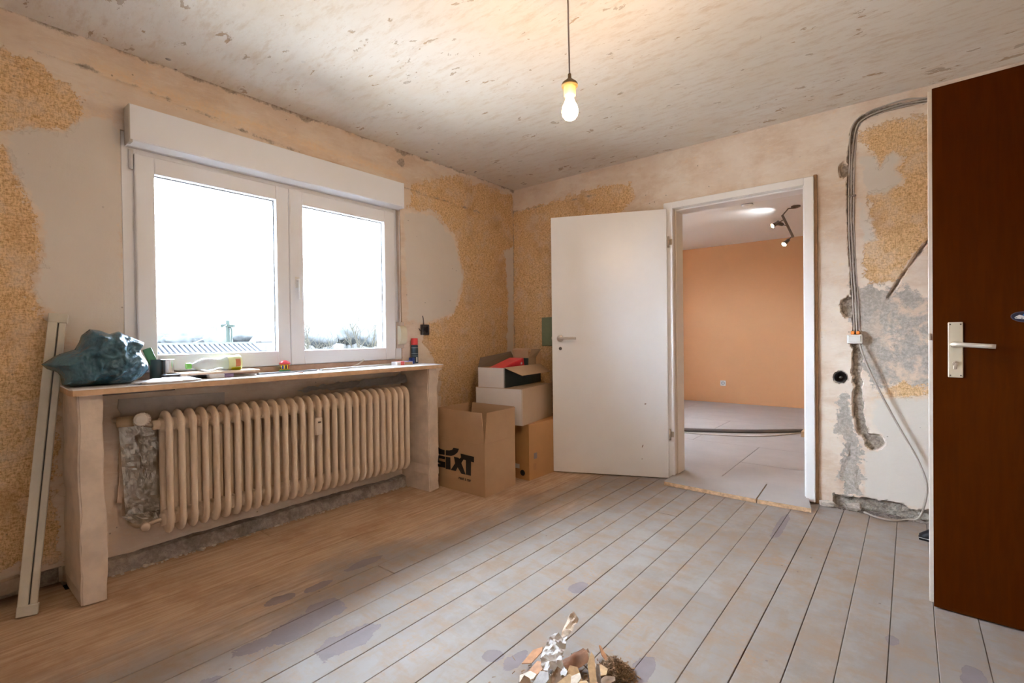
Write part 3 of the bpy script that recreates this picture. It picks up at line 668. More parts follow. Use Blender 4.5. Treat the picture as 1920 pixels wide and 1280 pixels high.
p = NB(); tube(p, [(.126, -2.86, .672), (.126, -2.80, .672)], .022, 14); obj('bush', p, m_rad, rad, True)
m_chrome = simple('dull_nickel', (.55, .47, .38), .35, .8)
kq = onX(278, 785, .17)
p = NB(); tube(p, smooth_path([(.005, -2.975, .700), (.05, -2.975, .700), (.09, -2.955, .698), (.126, -2.915, .69), (.126, -2.86, .672)], 4), .012, 10); va = obj('supply_valve', p, m_chrome, rad, True)
p = NB(); lathe(p, (.10, -2.955, .700), (.05, .13, 0), [(0, -.03), (.024, -.03), (.024, .03), (0, .03)], 12); obj('valve_nut', p, simple('ochre_valve', (.52, .38, .24), .6), va, True)
p = NB(); lathe(p, Vector((.13, -2.893, .705)), Vector((.75, -.35, .12)), [(0, -.03), (.014, -.03), (.014, 0), (.028, .006), (.031, .02), (.030, .05), (.026, .062), (.016, .066), (0, .066)], 20)
tk = obj('thermostat_knob', p, m_plastic, rad, False)
for i in range(16):
    pass
p = NB(); d_, u_, v_ = frame_of(Vector((.75, -.35, .12)))
for i in range(18):
    a = 2 * math.pi * i / 18; c_ = Vector((.13, -2.893, .705)) + d_ * .034 + (u_ * math.cos(a) + v_ * math.sin(a)) * .0305
    obox(p, c_, (.014, .0022, .0018), (d_, u_ * -math.sin(a) + v_ * math.cos(a), u_ * math.cos(a) + v_ * math.sin(a)))
obj('knob_ribs', p, simple('knob_rib', (.60, .57, .53), .5), tk)
p = NB(); tube(p, smooth_path([(.126, -2.80, .222), (.126, -2.85, .222), (.12, -2.90, .215), (.09, -2.92, .212), (.005, -2.925, .212)], 4), .011, 10); rv = obj('return_valve', p, m_chrome, rad, True)
p = NB(); lathe(p, (.125, -2.895, .212), (1, -.2, 0), [(0, -.005), (.019, -.005), (.019, .022), (.015, .028), (0, .028)], 16); obj('valve_cap', p, simple('cap_beige', (.62, .50, .40), .5), rv, True)
hq = onX(596, 797, .203); p = NB(); box(p, .196, .222, hq.y - .019, hq.y + .019, hq.z - .055, hq.z + .045, .004, 2); hm = obj('heat_meter', p, simple('meter_cream', (.72, .62, .50), .4), rad)
p = NB(); box(p, .2221, .2226, hq.y - .009, hq.y + .009, hq.z + .016, hq.z + .024); obj('meter_display', p, simple('meter_dark', (.08, .07, .06), .3), hm)

# ------------------------------------------------------------------ foil behind the radiator
m_foil = simple('crinkled_aluminium_foil', (.74, .71, .66), .28, .9, bmp=.35, bs=45)
def sheet(bm, P, plane, amp, s, seed, nu=26, nv=46, thick=.0012):
    """crumpled quad sheet between four corners"""
    a, b, c, d = [Vector(q) for q in P]; g = []
    for i in range(nu + 1):
        r_ = []
        for j in range(nv + 1):
            u, v = i / nu, j / nv; q = (a * (1 - u) + b * u) * (1 - v) + (d * (1 - u) + c * u) * v
            n = mnoise.noise(q * s + Vector((seed, 0, 0))); n2 = abs(mnoise.noise(q * s * 2.3 + Vector((0, seed, 0))))
            r_.append(bm.verts.new(q + Vector(plane) * (amp * (n + .8 * n2))))
        g.append(r_)
    fs = [bm.faces.new((g[i][j], g[i + 1][j], g[i + 1][j + 1], g[i][j + 1])) for i in range(nu) for j in range(nv)]
    bmesh.ops.solidify(bm, geom=fs, thickness=thick)
p = NB(); sheet(p, [onX(222, 798, .035), onX(300, 792, .035), onX(300, 968, .035), onX(236, 975, .035)], (1, 0, 0), .007, 20, 3.0)
sheet(p, [onX(226, 968, .06), onX(300, 955, .04), onX(298, 972, .05), onX(262, 988, .07)], (1, 0, .3), .010, 40, 5.0, 20, 8)
tag(obj('foil_sheet', p, m_foil), 'crinkled silver insulation foil hanging beside the radiator', 'foil')
p = NB(); pts = [onX(*q, .012) for q in ((223, 748), (300, 740), (300, 795), (224, 795), (224, 812), (223, 935), (218, 942), (252, 944), (258, 880), (262, 800), (300, 800))]
pts = [onX(*q, .010) for q in ((224, 800), (262, 800), (256, 944), (218, 942), (222, 900))]
prism(p, pts, (.012, 0, 0)); tag(obj('insulation_panel', p, simple('beige_board', (.66, .50, .38), .8, var=.05)), 'small beige backing board torn loose behind the silver foil', 'insulation')
p = NB(); pts = [onX(*q, .004) for q in ((222, 748), (420, 735), (420, 772), (224, 792), (226, 775), (220, 765))]
prism(p, pts, (.008, 0, 0)); tag(obj('plaster_slab', p, simple('grey_plaster', (.50, .44, .39), .9, var=.08)), 'grey plaster slab on the wall above the radiator valve', 'plaster')
p = NB(); sheet(p, [onX(556, 736, .09), onX(762, 719, .09), onX(768, 700, .05), onX(575, 726, .05)], (0, .2, 1), .012, 30, 9.0, 60, 14)
tag(obj('crumpled_foil', p, simple('smoky_crumpled_foil', (.60, .60, .60), .3, .45, bmp=.6, bs=40)), 'crumpled dark silver foil lying along the radiator top', 'foil')

# ------------------------------------------------------------------ ceiling pendant
bp = Vector((1.880, -1.986, 0))
t = thing('pendant_bulb', 'glowing bare light bulb hanging from a thin ceiling cord', 'light bulb', (bp.x, bp.y, H))
p = NB(); tube(p, [(bp.x - .004, bp.y, H + .002), (bp.x - .003, bp.y, 2.25), (bp.x, bp.y, 2.04)], .0033, 8); obj('cord', p, simple('pinkish_grey_cord', (.34, .27, .24), .6), t, True)
m_sock = simple('ochre_lamp_socket', (.16, .10, .035), .5)
p = NB(); lathe(p, (bp.x, bp.y, 2.052), (0, 0, -1), [(0, 0), (.006, 0), (.007, .016), (.013, .022), (.028, .034), (.0310, .040), (.0305, .047), (.0225, .049), (.0220, .082), (0, .082)], 24); obj('lamp_holder', p, m_sock, t, True)
m_bulb = simple('lit_bulb_glass', (1, .95, .85), .2, emit=(1.0, .67, .38), es=BULB)
p = NB(); lathe(p, (bp.x, bp.y, 1.972), (0, 0, -1), [(0, 0), (.0135, 0), (.0145, .010), (.0185, .025), (.0275, .042), (.0305, .058), (.0285, .074), (.020, .087), (.009, .0925), (0, .093)], 28); obj('bulb_glass', p, m_bulb, t, True)

# ------------------------------------------------------------------ white door and its frame
fr = thing('trim_1', 'white door frame around the opening to the next room', 'door frame', (1.93, -.01, 0), kind='structure')
fx0, fx1, ix0, ix1, ft, it = 1.457, 2.414, 1.535, 2.353, 2.036, 1.978
def frp(nm, *bxs, m=m_white_lacquer, bev=.003):
    p = NB()
    for q in bxs: box(p, *q, bev)
    return obj(nm, p, m, fr)
frp('casing', (fx0, ix0 - .012, -.030, -.006, .004, ft)); frp('casing', (ix1 + .008, fx1, -.030, -.006, .008, ft)); frp('casing', (ix0 - .012, ix1 + .008, -.030, -.006, it + .012, ft))
m_reveal = simple('cream_lining', (.72, .62, .50), .4)
frp('lining', (ix0 - .034, ix0 - .012, -.012, .15, .030, it + .03), m=m_reveal); frp('lining', (ix0 - .012, ix0, .018, .15, .030, it), m=m_reveal)
frp('lining', (ix1, ix1 + .030, -.012, .15, .030, it + .02), m=m_white_lacquer); frp('lining', (ix0 - .012, ix1, .018, .15, it, it + .022)); frp('lining', (ix0 - .012, ix1 + .008, -.012, .018, it + .010, it + .03))
frp('casing_back', (fx1 - .004, fx1 + .016, -.016, .004, .0, ft + .01), m=simple('raw_brown_edge', (.36, .22, .11), .7, var=.15))
frp('casing_back', (ix0 - .08, ix0 - .012, .15, .165, .030, ft), (ix1 + .008, fx1, .15, .165, .030, ft), (ix0 - .012, ix1 + .008, .15, .165, it + .012, ft))
sk = onY(1508, 648, -.02); frp('strike_plate', (ix1 - .001, ix1 + .001, -.010, .012, .96, 1.12), m=m_chrome, bev=0)

hin = Vector((1.489, -.052, 0)); fre = Vector((.700, -.397, 0)); dd = (fre - hin).normalized(); dn = Vector((dd.y, -dd.x, 0))
if dn.y > 0: dn = -dn
zz = Vector((0, 0, 1)); DL = .862
def dpt_(s, n, z): return hin + dd * s + dn * n + zz * z
wd = thing('door_1', 'white flush interior door standing open against the wall', 'door', hin, kind='structure')
p = NB(); obox(p, dpt_(DL / 2, -.020, .9975), (DL / 2, .020, .9905), (dd, dn, zz), .0025); obj('door_leaf', p, simple('white_door_lacquer', (.88, .86, .84), .32, var=.015, vs_=3), wd)
m_steel = simple('brushed_steel', (.55, .50, .44), .3, .9)
hs = DL - .065
for sgn in (1,):
    p = NB(); lathe(p, dpt_(hs, .0, 1.047), dn, [(0, 0), (.026, 0), (.0265, .006), (.024, .009), (0, .009)], 24); ro = obj('rosette', p, m_steel, wd, True)
    p = NB(); tube(p, smooth_path([dpt_(hs, .006, 1.047), dpt_(hs, .045, 1.047), dpt_(hs - .012, .056, 1.047), dpt_(hs - .13, .056, 1.047)], 5), .0095, 12); obj('lever', p, m_steel, wd, True)
    p = NB(); lathe(p, dpt_(hs, .0005, .968), dn, [(0, 0), (.0125, 0), (.0125, .002), (.007, .002), (.006, .0005), (0, .0005)], 20); obj('key_hole', p, simple('dark_keyhole', (.10, .09, .08), .5), wd)
p = NB(); obox(p, dpt_(DL + .003, -.02, 1.05), (.005, .006, .010), (dd, dn, zz), .001); obj('latch', p, m_chrome, wd)
for z in (1.745, .33):
    p = NB(); tube(p, [dpt_(-.010, .004, z - .04), dpt_(-.010, .004, z + .04)], .008, 10); hg = obj('hinge', p, m_chrome, wd, True)
    p = NB(); box(p, hin.x + .012, hin.x + .034, -.034, -.0302, z - .02, z + .02, .001); obj('hinge_plate', p, m_chrome, hg)
for (px, py, w_, h_) in ((1210, 757, .012, .008), (1205, 836, .006, .020), (1204, 860, .006, .005)):
    s0 = None
    d = ray(px, py); den = d.dot(dn); tt = (hin - C).dot(dn) / den; q = C + d * tt
    p = NB(); obox(p, q + dn * .0004, (w_ / 2, .0004, h_ / 2), (dd, dn, (zz + dd * -.3).normalized())); obj('chip_mark', p, simple('chip_brown', (.30, .22, .16), .8), wd)

# ------------------------------------------------------------------ brown door on the side wall
ba = math.radians(-3.6); bd_ = Vector((math.cos(ba), math.sin(ba), 0)); bn = Vector((bd_.y, -bd_.x, 0)); bo = Vector((2.941, -1.098, 0))
if bn.y > 0: bn = -bn
def bp_(s, n, z): return bo + bd_ * s + bn * n + zz * z
def mat_brown():
    m, nt, b = new_mat('dark_brown_door_veneer'); p_ = objc(nt); g = nz(nt, mapv(nt, p_, (3, 3, .25)), 18, 5, .6, .5); bg_ = nz(nt, p_, 1.3, 4)
    c = mixc(nt, ss(nt, g, .35, .65), (.052, .0095, .0002), (.066, .0125, .0003)); c = mixc(nt, ss(nt, bg_, .4, .7, 0, .3), c, (.046, .0090, .0003)); L(nt, c, b.inputs['Base Color'])
    b.inputs['Roughness'].default_value = .30; b.inputs['Specular IOR Level'].default_value = .06; bump(nt, b, g, .05, .002); return m
m_brown = mat_brown()
BH = 1.984
bdoor = thing('door_2', 'dark brown veneered door standing open in front of the wall', 'door', bo, kind='structure')
p = NB(); obox(p, bp_(.425, -.0125, .006 + BH / 2), (.425, .0125, BH / 2), (bd_, bn, zz), .001); obj('door_leaf', p, m_brown, bdoor)
p = NB(); obox(p, bp_(.418, -.0335, .010 + BH / 2), (.432, .0085, BH / 2), (bd_, bn, zz), .002); obj('rebate_lip', p, simple('pale_door_edge', (.70, .62, .52), .5, var=.05), bdoor)
m_ivory = simple('ivory_anodised', (.62, .54, .40), .35, .35)
def dq(px, py):
    d = ray(px, py); tt = (bo - C).dot(bn) / d.dot(bn); q = C + d * tt; return ((q - bo).dot(bd_), q.z)
a_ = dq(1777, 604); b_q = dq(1806.5, 708); sc, zc = (a_[0] + b_q[0]) / 2, (a_[1] + b_q[1]) / 2; hw, hh = (b_q[0] - a_[0]) / 2, (a_[1] - b_q[1]) / 2
p = NB(); obox(p, bp_(sc, .003, zc), (hw, .0035, hh), (bd_, bn, zz), .003, 2); pl = obj('handle_plate', p, m_ivory, bdoor)
for sx in (-1, 1):
    for sz in (-1, 1):
        p = NB(); lathe(p, bp_(sc + sx * hw * .68, .006, zc + sz * hh * .92), bn, [(0, 0), (.003, 0), (.0025, .0012), (0, .0012)], 10); obj('screw', p, simple('dark_screw', (.12, .09, .06), .4, .6), pl)
l0 = dq(1788, 645); l1 = dq(1866, 649)
p = NB(); lathe(p, bp_(l0[0], .006, l0[1]), bn, [(0, 0), (.012, 0), (.010, .012), (.009, .03), (0, .03)], 16); obj('spindle_neck', p, m_ivory, pl, True)
p = NB(); tube(p, smooth_path([bp_(l0[0], .03, l0[1]), bp_(l0[0] + .006, .045, l0[1]), bp_(l0[0] + .022, .050, l0[1] - .001), bp_(l1[0], .050, l1[1] + .0)], 6), .0085, 12, rb=None); obj('lever', p, simple('ivory_lever', (.70, .64, .54), .3, .3), bdoor, True)
cq = dq(1791, 681); p = NB(); lathe(p, bp_(cq[0], .006, cq[1]), bn, [(0, 0), (.0088, 0), (.0085, .006), (.003, .007), (0, .006)], 16)
obox(p, bp_(cq[0], .0085, cq[1] - .013), (.005, .0025, .009), (bd_, bn, zz), .002); obj('lock_cylinder', p, m_chrome, pl, False)
la = dq(1752, 631)
p = NB(); obox(p, bp_(-.010, -.024, la[1]), (.004, .004, .013), (bd_, bn, zz), .001); obj('latch', p, m_chrome, bdoor)
p = NB(); tube(p, [bp_(.862, -.03, .25), bp_(.862, -.03, .35)], .009, 10); obj('hinge', p, m_chrome, bdoor); p = NB(); tube(p, [bp_(.862, -.03, 1.65), bp_(.862, -.03, 1.75)], .009, 10); obj('hinge', p, m_chrome, bdoor)
oq = dq(1922, 594)
stc = thing('oval_sticker', 'dark blue oval sticker on the brown door', 'sticker', bp_(oq[0], 0, oq[1]))
def oval(rx, rz, n, m, nm, cx=0, cz=0, rot=.12):
    p = NB(); pts = [bp_(oq[0] + cx + rx * math.cos(a) * math.cos(rot) + rz * math.sin(a) * math.sin(rot), n, oq[1] + cz + rz * math.sin(a) * math.cos(rot) - rx * math.cos(a) * math.sin(rot)) for a in [2 * math.pi * i / 32 for i in range(32)]]
    prism(p, pts, bn * .0004); return obj(nm, p, m, stc)
oval(.036, .019, .0003, simple('sticker_rim', (.10, .08, .11), .4), 'rim'); oval(.034, .0175, .0008, simple('sticker_navy', (.008, .010, .03), .3), 'ground')
oval(.018, .007, .0013, simple('sticker_blue', (.02, .12, .35), .3), 'blue_field', .012, .005)
p = NB(); pts = [(-.026, -.001), (-.022, .003), (-.014, .008), (-.008, .006), (.01, -.003), (.02, -.010), (.016, -.013), (0, -.008), (-.014, -.006), (-.024, -.005)]
prism(p, [bp_(oq[0] + x, .0018, oq[1] + z) for x, z in pts], bn * .0004); obj('pale_shape', p, simple('sticker_white', (.65, .62, .58), .4), stc)
for (x, z) in ((-.022, -.0015), (-.008, -.004), (.004, -.007)):
    p = NB(); obox(p, bp_(oq[0] + x, .0024, oq[1] + z), (.0025, .0003, .0012), (bd_, bn, (zz + bd_ * .4).normalized())); obj('dark_mark', p, MATS['sticker_navy'], stc)

# ------------------------------------------------------------------ cartons in the corner
m_kraft = simple('kraft_cardboard', (.47, .29, .155), .8, var=.05, vs_=5, bmp=.05, bs=150)
m_kraft2 = simple('orange_kraft_cardboard', (.50, .25, .09), .75, var=.05, vs_=5)
m_kraft_pale = simple('pale_kraft_cardboard', (.50, .34, .21), .8, var=.04, vs_=5)
m_boxwhite = simple('white_lined_cardboard', (.68, .60, .53), .7, var=.04, vs_=4)
m_print = simple('black_print', (.012, .012, .014), .6)
m_boxgreen = simple('dark_petrol_print', (.012, .028, .032), .4, var=.2, vs_=9)
def V2(q, z): return Vector((q[0], q[1], z))
def panel(par, nm, a, b, z0, z1, nrm, m, t=.005, lean=0.0, slant=0.0):
    """upright sheet from a to b (xy), outer face on the a-b line, thickness to the inside"""
    a, b = Vector((*a, 0)), Vector((*b, 0)); n = Vector((*nrm, 0)).normalized(); e = (b - a).normalized() * slant
    p = NB(); pts = [a + zz * z0, b + zz * z0, b + zz * z1 + n * lean - e, a + zz * z1 + n * lean + e]
    prism(p, pts, -n * t); return obj(nm, p, m, par)
def carton(nm, label, Q, z0, zb, zt, m, mats=None, lean=.012, skip=()):
    """Q: four xy corners; zb = body height, zt = top of upright flaps"""
    cx = sum(q[0] for q in Q) / 4; cy = sum(q[1] for q in Q) / 4
    t = thing(nm, label, 'carton', (cx, cy, z0)); t_ = .005
    for i in range(4):
        a, b = Q[i], Q[(i + 1) % 4]; e = (b[0] - a[0], b[1] - a[1]); n = (e[1], -e[0])
        if n[0] * ((a[0] + b[0]) / 2 - cx) + n[1] * ((a[1] + b[1]) / 2 - cy) < 0: n = (-n[0], -n[1])
        mm = (mats or {}).get(i, m)
        panel(t, 'side_panel', a, b, z0, zb, n, mm)
        if zt > zb and i not in skip: panel(t, 'flap', a, b, zb + .001, zt, n, mm, .004, lean, .015)
    p = NB(); s = .97; prism(p, [((q[0] - cx) * s + cx, (q[1] - cy) * s + cy, z0) for q in Q], (0, 0, .006)); obj('base_panel', p, m, t)
    return t
Q1 = [(.688, -1.183), (.668, -.836), (.226, -.836), (.240, -1.181)]
b1 = carton('moving_box', 'tall open kraft moving carton with a black printed logo', Q1, .0008, .352, .562, m_kraft)
def c3(q): return (810 + q[0] / 11.636, 830 + q[1] / 11.636)
def decal(par, nm, px, m=m_print):
    p = NB(); pts = [onY(*c3(q), -1.1835) for q in px]; prism(p, [(q.x, -1.1834 - .0012 * (1 if True else 0) + (q.x - .688) * -.0045, q.z) for q in pts], (0, -.0006, 0)); return obj(nm, p, m, par)
decal(b1, 'logo_letter', [(622, 232), (918, 304), (918, 426), (852, 410), (849, 718), (742, 690), (742, 378), (640, 352)])
decal(b1, 'logo_letter', [(478, 300), (570, 322), (600, 345), (655, 300), (690, 360), (640, 440), (735, 690), (640, 670), (560, 530), (520, 612), (410, 588), (505, 445)])
decal(b1, 'logo_letter', [(300, 300), (400, 318), (405, 585), (300, 568)])
decal(b1, 'logo_letter', [(60, 250), (285, 300), (280, 360), (150, 330), (150, 385), (285, 420), (290, 545), (40, 500), (45, 440), (180, 470), (180, 440), (60, 405)])
decal(b1, 'logo_arc', [(300, 160), (380, 165), (440, 150), (470, 105), (588, 130), (560, 205), (500, 258), (420, 285), (300, 270)])
decal(b1, 'logo_arc', [(30, 40), (120, 80), (180, 130), (275, 160), (275, 262), (150, 240), (60, 180)])
fc = bpy.data.curves.new('caption', 'FONT'); fc.body = 'rent a car'; fc.size = .030; fc.offset = .0006; fc.extrude = .0003; fc.align_x = 'RIGHT'
fo = bpy.data.objects.new('caption_tmp', fc); COL.objects.link(fo); bpy.context.view_layer.update()
me = bpy.data.meshes.new_from_object(fo.evaluated_get(bpy.context.evaluated_depsgraph_get())); bpy.data.objects.remove(fo)
q = onY(*c3((855, 850)), -1.1835); me.transform(Matrix.Translation((q.x, -1.1848, q.z)) @ Matrix.Rotation(math.radians(90), 4, 'X')); me.materials.append(m_print)
o = bpy.data.objects.new('logo_caption', me); link(o, b1)
Q2 = [(.690, -.700), (.700, -.150), (.292, -.140), (.282, -.690)]
b2_ = carton('brown_box', 'orange brown carton on the floor under the stacked cartons', Q2, .0008, .411, .411, m_kraft2)
p = NB(); prism(p, [(q[0], q[1], .4112) for q in Q2], (0, 0, .003)); obj('top_panel', p, m_kraft2, b2_)
p = NB(); q = onX(1004, 854, .6925); box(p, .6925, .6931, q.y - .02, q.y + .02, q.z - .022, q.z + .022); obj('shipping_label', p, simple('grey_label', (.25, .20, .18), .6), b2_)
p = NB(); q = onX(1003, 873, .6925); box(p, .6924, .6928, q.y - .016, q.y + .016, q.z - .03, q.z + .02); obj('shipping_label', p, simple('faint_print', (.44, .22, .08), .7), b2_)
q = onY(980, 886, -.7); p = NB(); lathe(p, (q.x, -.7004, q.z), (0, -1, 0), [(0, 0), (.022, 0), (.022, .0008), (0, .0008)], 16); obj('hand_hole', p, m_print, b2_)
q = onY(972, 873, -.7); p = NB(); box(p, q.x - .03, q.x + .012, -.7012, -.7003, q.z - .018, q.z + .015); obj('paper_label', p, simple('paper_white', (.62, .56, .50), .7), b2_)
Q3 = [(.685, -.768), (.597, -.262), (.190, -.322), (.277, -.823)]
b3 = carton('tray_box', 'low pale carton with a white end, stacked on the orange brown carton', Q3, .4148, .679, .679, m_kraft_pale, {3: m_boxwhite})
p = NB(); prism(p, [(q[0], q[1], .6792) for q in Q3], (0, 0, .003)); obj('top_panel', p, m_kraft_pale, b3)
F4, L4 = Vector((.530, -.782, 0)), Vector((.287, -.806, 0)); e1 = Vector((-.085, .58, 0)); eR = e1.normalized(); eL = (L4 - F4).normalized()
Q4 = [tuple(F4.xy), tuple((F4 + e1).xy), tuple((L4 + e1).xy), tuple(L4.xy)]
b4 = carton('open_box', 'open carton with a white end and dark printed side on top of the stack', Q4, .6824, .832, .832, m_kraft, {0: m_boxgreen, 3: m_boxwhite})
Ft = F4 + zz * .832; Lt = L4 + zz * .832; outn = -eL
p = NB(); prism(p, [Ft, Ft + e1, Ft + e1 * .93 + outn * .115 - zz * .060, Ft + e1 * .12 + outn * .115 - zz * .060], (0, 0, .004)); obj('flap', p, m_kraft_pale, b4)
p = NB(); prism(p, [Lt, Lt + e1, Lt + e1 * .97 + eL * .045 + zz * .105, Lt + e1 * .17 + eL * .045 + zz * .070], eL * .004); obj('flap', p, simple('shaded_kraft_flap', (.22, .165, .12), .8), b4)  # same kraft painted darker for the shade on this inner face
p = NB(); prism(p, [Ft + e1 + zz * .001, Lt + e1 + zz * .001, Lt + e1 - eL * .02 + eR * .04 + zz * .10, Ft + e1 + eL * .02 + eR * .04 + zz * .10], eR * .004); obj('flap', p, m_kraft, b4)
bq = lambda s, l, z: F4 + eR * s + eL * l + zz * z
p = NB(); ax_r = (eR, eL, zz); rx = Matrix.Rotation(-.20, 3, eL); obox(p, bq(.215, .110, .822), (.165, .070, .040), tuple(rx @ v for v in ax_r), .008, 2)
rb_ = tag(obj('red_packet', p, simple('glossy_red_pack', (.72, .035, .05), .3, var=.12, vs_=7)), 'glossy red packet lying inside the top open carton', 'packet')
p = NB(); obox(p, bq(.325, .0385, .850), (.012, .0005, .008), tuple(rx @ v for v in ax_r)); obj('barcode_patch', p, simple('patch_white', (.75, .68, .66), .5), rb_)
# small open carton inside
sb_ = thing('small_box', 'small kraft carton with open flaps inside the top carton', 'carton', bq(.37, .07, .69))
c0 = [bq(.405, .015, 0), bq(.53, .015, 0), bq(.53, .165, 0), bq(.405, .165, 0)]
for i in range(4):
    a, b = c0[i], c0[(i + 1) % 4]; n = (b - a).cross(zz).normalized()
    panel(sb_, 'side_panel', tuple(a.xy), tuple(b.xy), .690, .888, tuple(n.xy), m_boxgreen if i == 3 else m_kraft_pale, .004)
p = NB(); a, b = c0[3] + zz * .889, c0[0] + zz * .889; prism(p, [a, b, b - eR * .012 + zz * .060, a - eR * .012 + zz * .064], eR * .003); obj('flap', p, m_kraft_pale, sb_)
p = NB(); prism(p, [a - eR * .012 + zz * .065, b - eR * .012 + zz * .061, b + eR * .045 + zz * .075, a + eR * .045 + zz * .079], zz * .003); obj('flap', p, m_kraft_pale, sb_)
p = NB(); a, b = c0[0] + zz * .889, c0[1] + zz * .889; prism(p, [a, b, b - eL * .05 + zz * .07, a - eL * .03 + zz * .075], eL * .003); obj('flap', p, m_kraft_pale, sb_)
# green board on the wall behind the door
p = NB(); box(p, .328, .60, -.016, -.001, .98, 1.232, .002)
tag(obj('green_board', p, simple('sage_green_board', (.20, .24, .14), .6, var=.05)), 'sage green flat board on the wall behind the white door', 'board')

# ------------------------------------------------------------------ leaning guide rails
m_rail = simple('cream_white_rail', (.62, .58, .48), .4, var=.04)
gr = thing('guide_rail_pair', 'pair of long white guide rails leaning on the wall beside the window board', 'guide rails', (.20, -3.29, 0))
Bm, Tm = Vector((.198, -3.298, .003)), Vector((.026, -3.163, 1.187)); ax = (Tm - Bm).normalized(); ydir = Vector((.25, 1, 0)); ydir = (ydir - ax * ydir.dot(ax)).normalized(); nd = ax.cross(ydir).normalized()
if nd.x < 0: nd = -nd
LN = (Tm - Bm).length
for s, w_ in ((-.0145, .0155), (.0165, .0110)):
    p = NB(); obox(p, Bm + ax * (LN / 2) + ydir * s + nd * (.004 if s < 0 else 0), (LN / 2 - .004, w_, .009), (ax, ydir, nd), .003, 2); obj('rail', p, m_rail, gr)
p = NB(); obox(p, Bm + ax * (LN / 2) + ydir * .0033 - nd * .004, (LN / 2 - .01, .004, .006), (ax, ydir, nd)); obj('groove_strip', p, simple('dark_groove', (.10, .10, .09), .7), gr)
for s in (.020, LN - .020):
    p = NB(); obox(p, Bm + ax * s + ydir * .0008, (.020, .0315, .0145), (ax, ydir, nd), .003, 2); obj('end_cap', p, m_rail, gr)
# torn skirting board
p = NB(); rows = []
for i in range(25):
    y = -3.98 + .74 * i / 24; t_ = .098 + .010 * mnoise.noise((y * 9, 0, 0)) - (.03 if i > 22 else 0)
    rows.append([p.verts.new(v) for v in ((.004, y, .055 + .012 * mnoise.noise((y * 13, 1, 0))), (.026, y, .052 + .012 * mnoise.noise((y * 13, 1, 0))), (.022, y, t_), (.004, y, t_ + .006))])
for r0, r1 in zip(rows, rows[1:]):
    for q in range(4): p.faces.new((r0[q], r0[(q + 1) % 4], r1[(q + 1) % 4], r1[q]))
p.faces.new(rows[0]); p.faces.new(rows[-1])
tag(obj('baseboard_stub', p, simple('torn_skirting', (.40, .29, .21), .8, var=.2, vs_=14)), 'torn strip of old skirting clinging to the window wall', 'baseboard', kind='structure')

# ------------------------------------------------------------------ inflated / crumpled sheets from an outline
def inflate(bm, O, ex, ey, n, P, s, hf, back=True, disp=None):
    """closed body over a 2-D outline P (metres along ex, ey from O); hf(d, x, y) gives (front, back) thickness"""
    xs = [q[0] for q in P]; ys_ = [q[1] for q in P]; nx = int((max(xs) - min(xs)) / s) + 3; ny = int((max(ys_) - min(ys_)) / s) + 3
    gx = min(xs) - s + s * np.arange(nx); gy = min(ys_) - s + s * np.arange(ny); X, Y = np.meshgrid(gx, gy, indexing='ij'); S = poly_sdf(X, Y, P)
    X2, Y2, S2 = X.copy(), Y.copy(), S.copy()
    for i, j in zip(*np.nonzero(S <= .25 * s)):
        best = 9; 
        for k in range(len(P)):
            a, b = P[k], P[(k + 1) % len(P)]; dx, dy = b[0] - a[0], b[1] - a[1]; t = max(0, min(1, ((X[i, j] - a[0]) * dx + (Y[i, j] - a[1]) * dy) / (dx * dx + dy * dy + 1e-12)))
            qx, qy = a[0] + t * dx, a[1] + t * dy; d = math.hypot(X[i, j] - qx, Y[i, j] - qy)
            if d < best: best, X2[i, j], Y2[i, j] = d, qx, qy
        S2[i, j] = 0
    cell = (S[:-1, :-1] > 0).astype(int) + (S[1:, :-1] > 0) + (S[:-1, 1:] > 0) + (S[1:, 1:] > 0) >= 2
    fv, bv = {}, {}
    def V(i, j, side):
        D = fv if side else bv; key = (i, j)
        if S2[i, j] <= 0 and key in fv: return fv[key]
        if key not in D:
            x, y = float(X2[i, j]), float(Y2[i, j]); f, b = hf(float(S2[i, j]), x, y); h = f if side else -b
            q = O + ex * x + ey * y + n * h
            if disp: q = disp(q, float(S2[i, j]), 1 if side else -1)
            v = bm.verts.new(q); D[key] = v
            if S2[i, j] <= 0: fv[key] = v
        return D[key]
    for i, j in zip(*np.nonzero(cell)):
        for side in (1, 0):
            vs_ = []
            for q in ((i, j), (i + 1, j), (i + 1, j + 1), (i, j + 1)):
                v = V(*q, side)
                if v not in vs_: vs_.append(v)
            if len(vs_) >= 3:
                try: bm.faces.new(vs_ if side else vs_[::-1])
                except ValueError: pass
    bmesh.ops.remove_doubles(bm, verts=bm.verts[:], dist=1e-5)

# blue refuse bag
m_bag, nt, b_ = new_mat('dark_blue_plastic_bag'); pz = objc(nt)
L(nt, mixc(nt, ss(nt, nz(nt, pz, 9, 4), .35, .65), (.032, .095, .135), (.060, .165, .215)), b_.inputs['Base Color']); b_.inputs['Roughness'].default_value = .18; b_.inputs['Specular IOR Level'].default_value = .65
bump(nt, b_, mth(nt, 'ADD', nz(nt, mapv(nt, pz, (1, 1, 1)), 28, 5, .6, 1.2), nz(nt, pz, 90, 3)), .5, .008)
sil = [(77, 683), (100, 669), (113, 663), (140, 655), (149, 640), (153, 628), (168, 617), (186, 619), (205, 626), (222, 621), (240, 629), (268, 641), (266, 651), (260, 657), (276, 681), (277, 692), (264, 706), (243, 722), (205, 729), (134, 729), (116, 722), (113, 704), (106, 697), (88, 692)]
P = []
for q in sil: v = onX(*q, .165); P.append((v.y, max(v.z, .8795)))
def bag_h(d, x, y):
    R = .085; t = min(d / R, 1); h = .105 * math.sqrt(max(0, 1 - (1 - t) ** 2)); h *= 1 if x > -3.17 else max(.35, 1 - (-3.17 - x) * 8)
    return (h, h * .85)
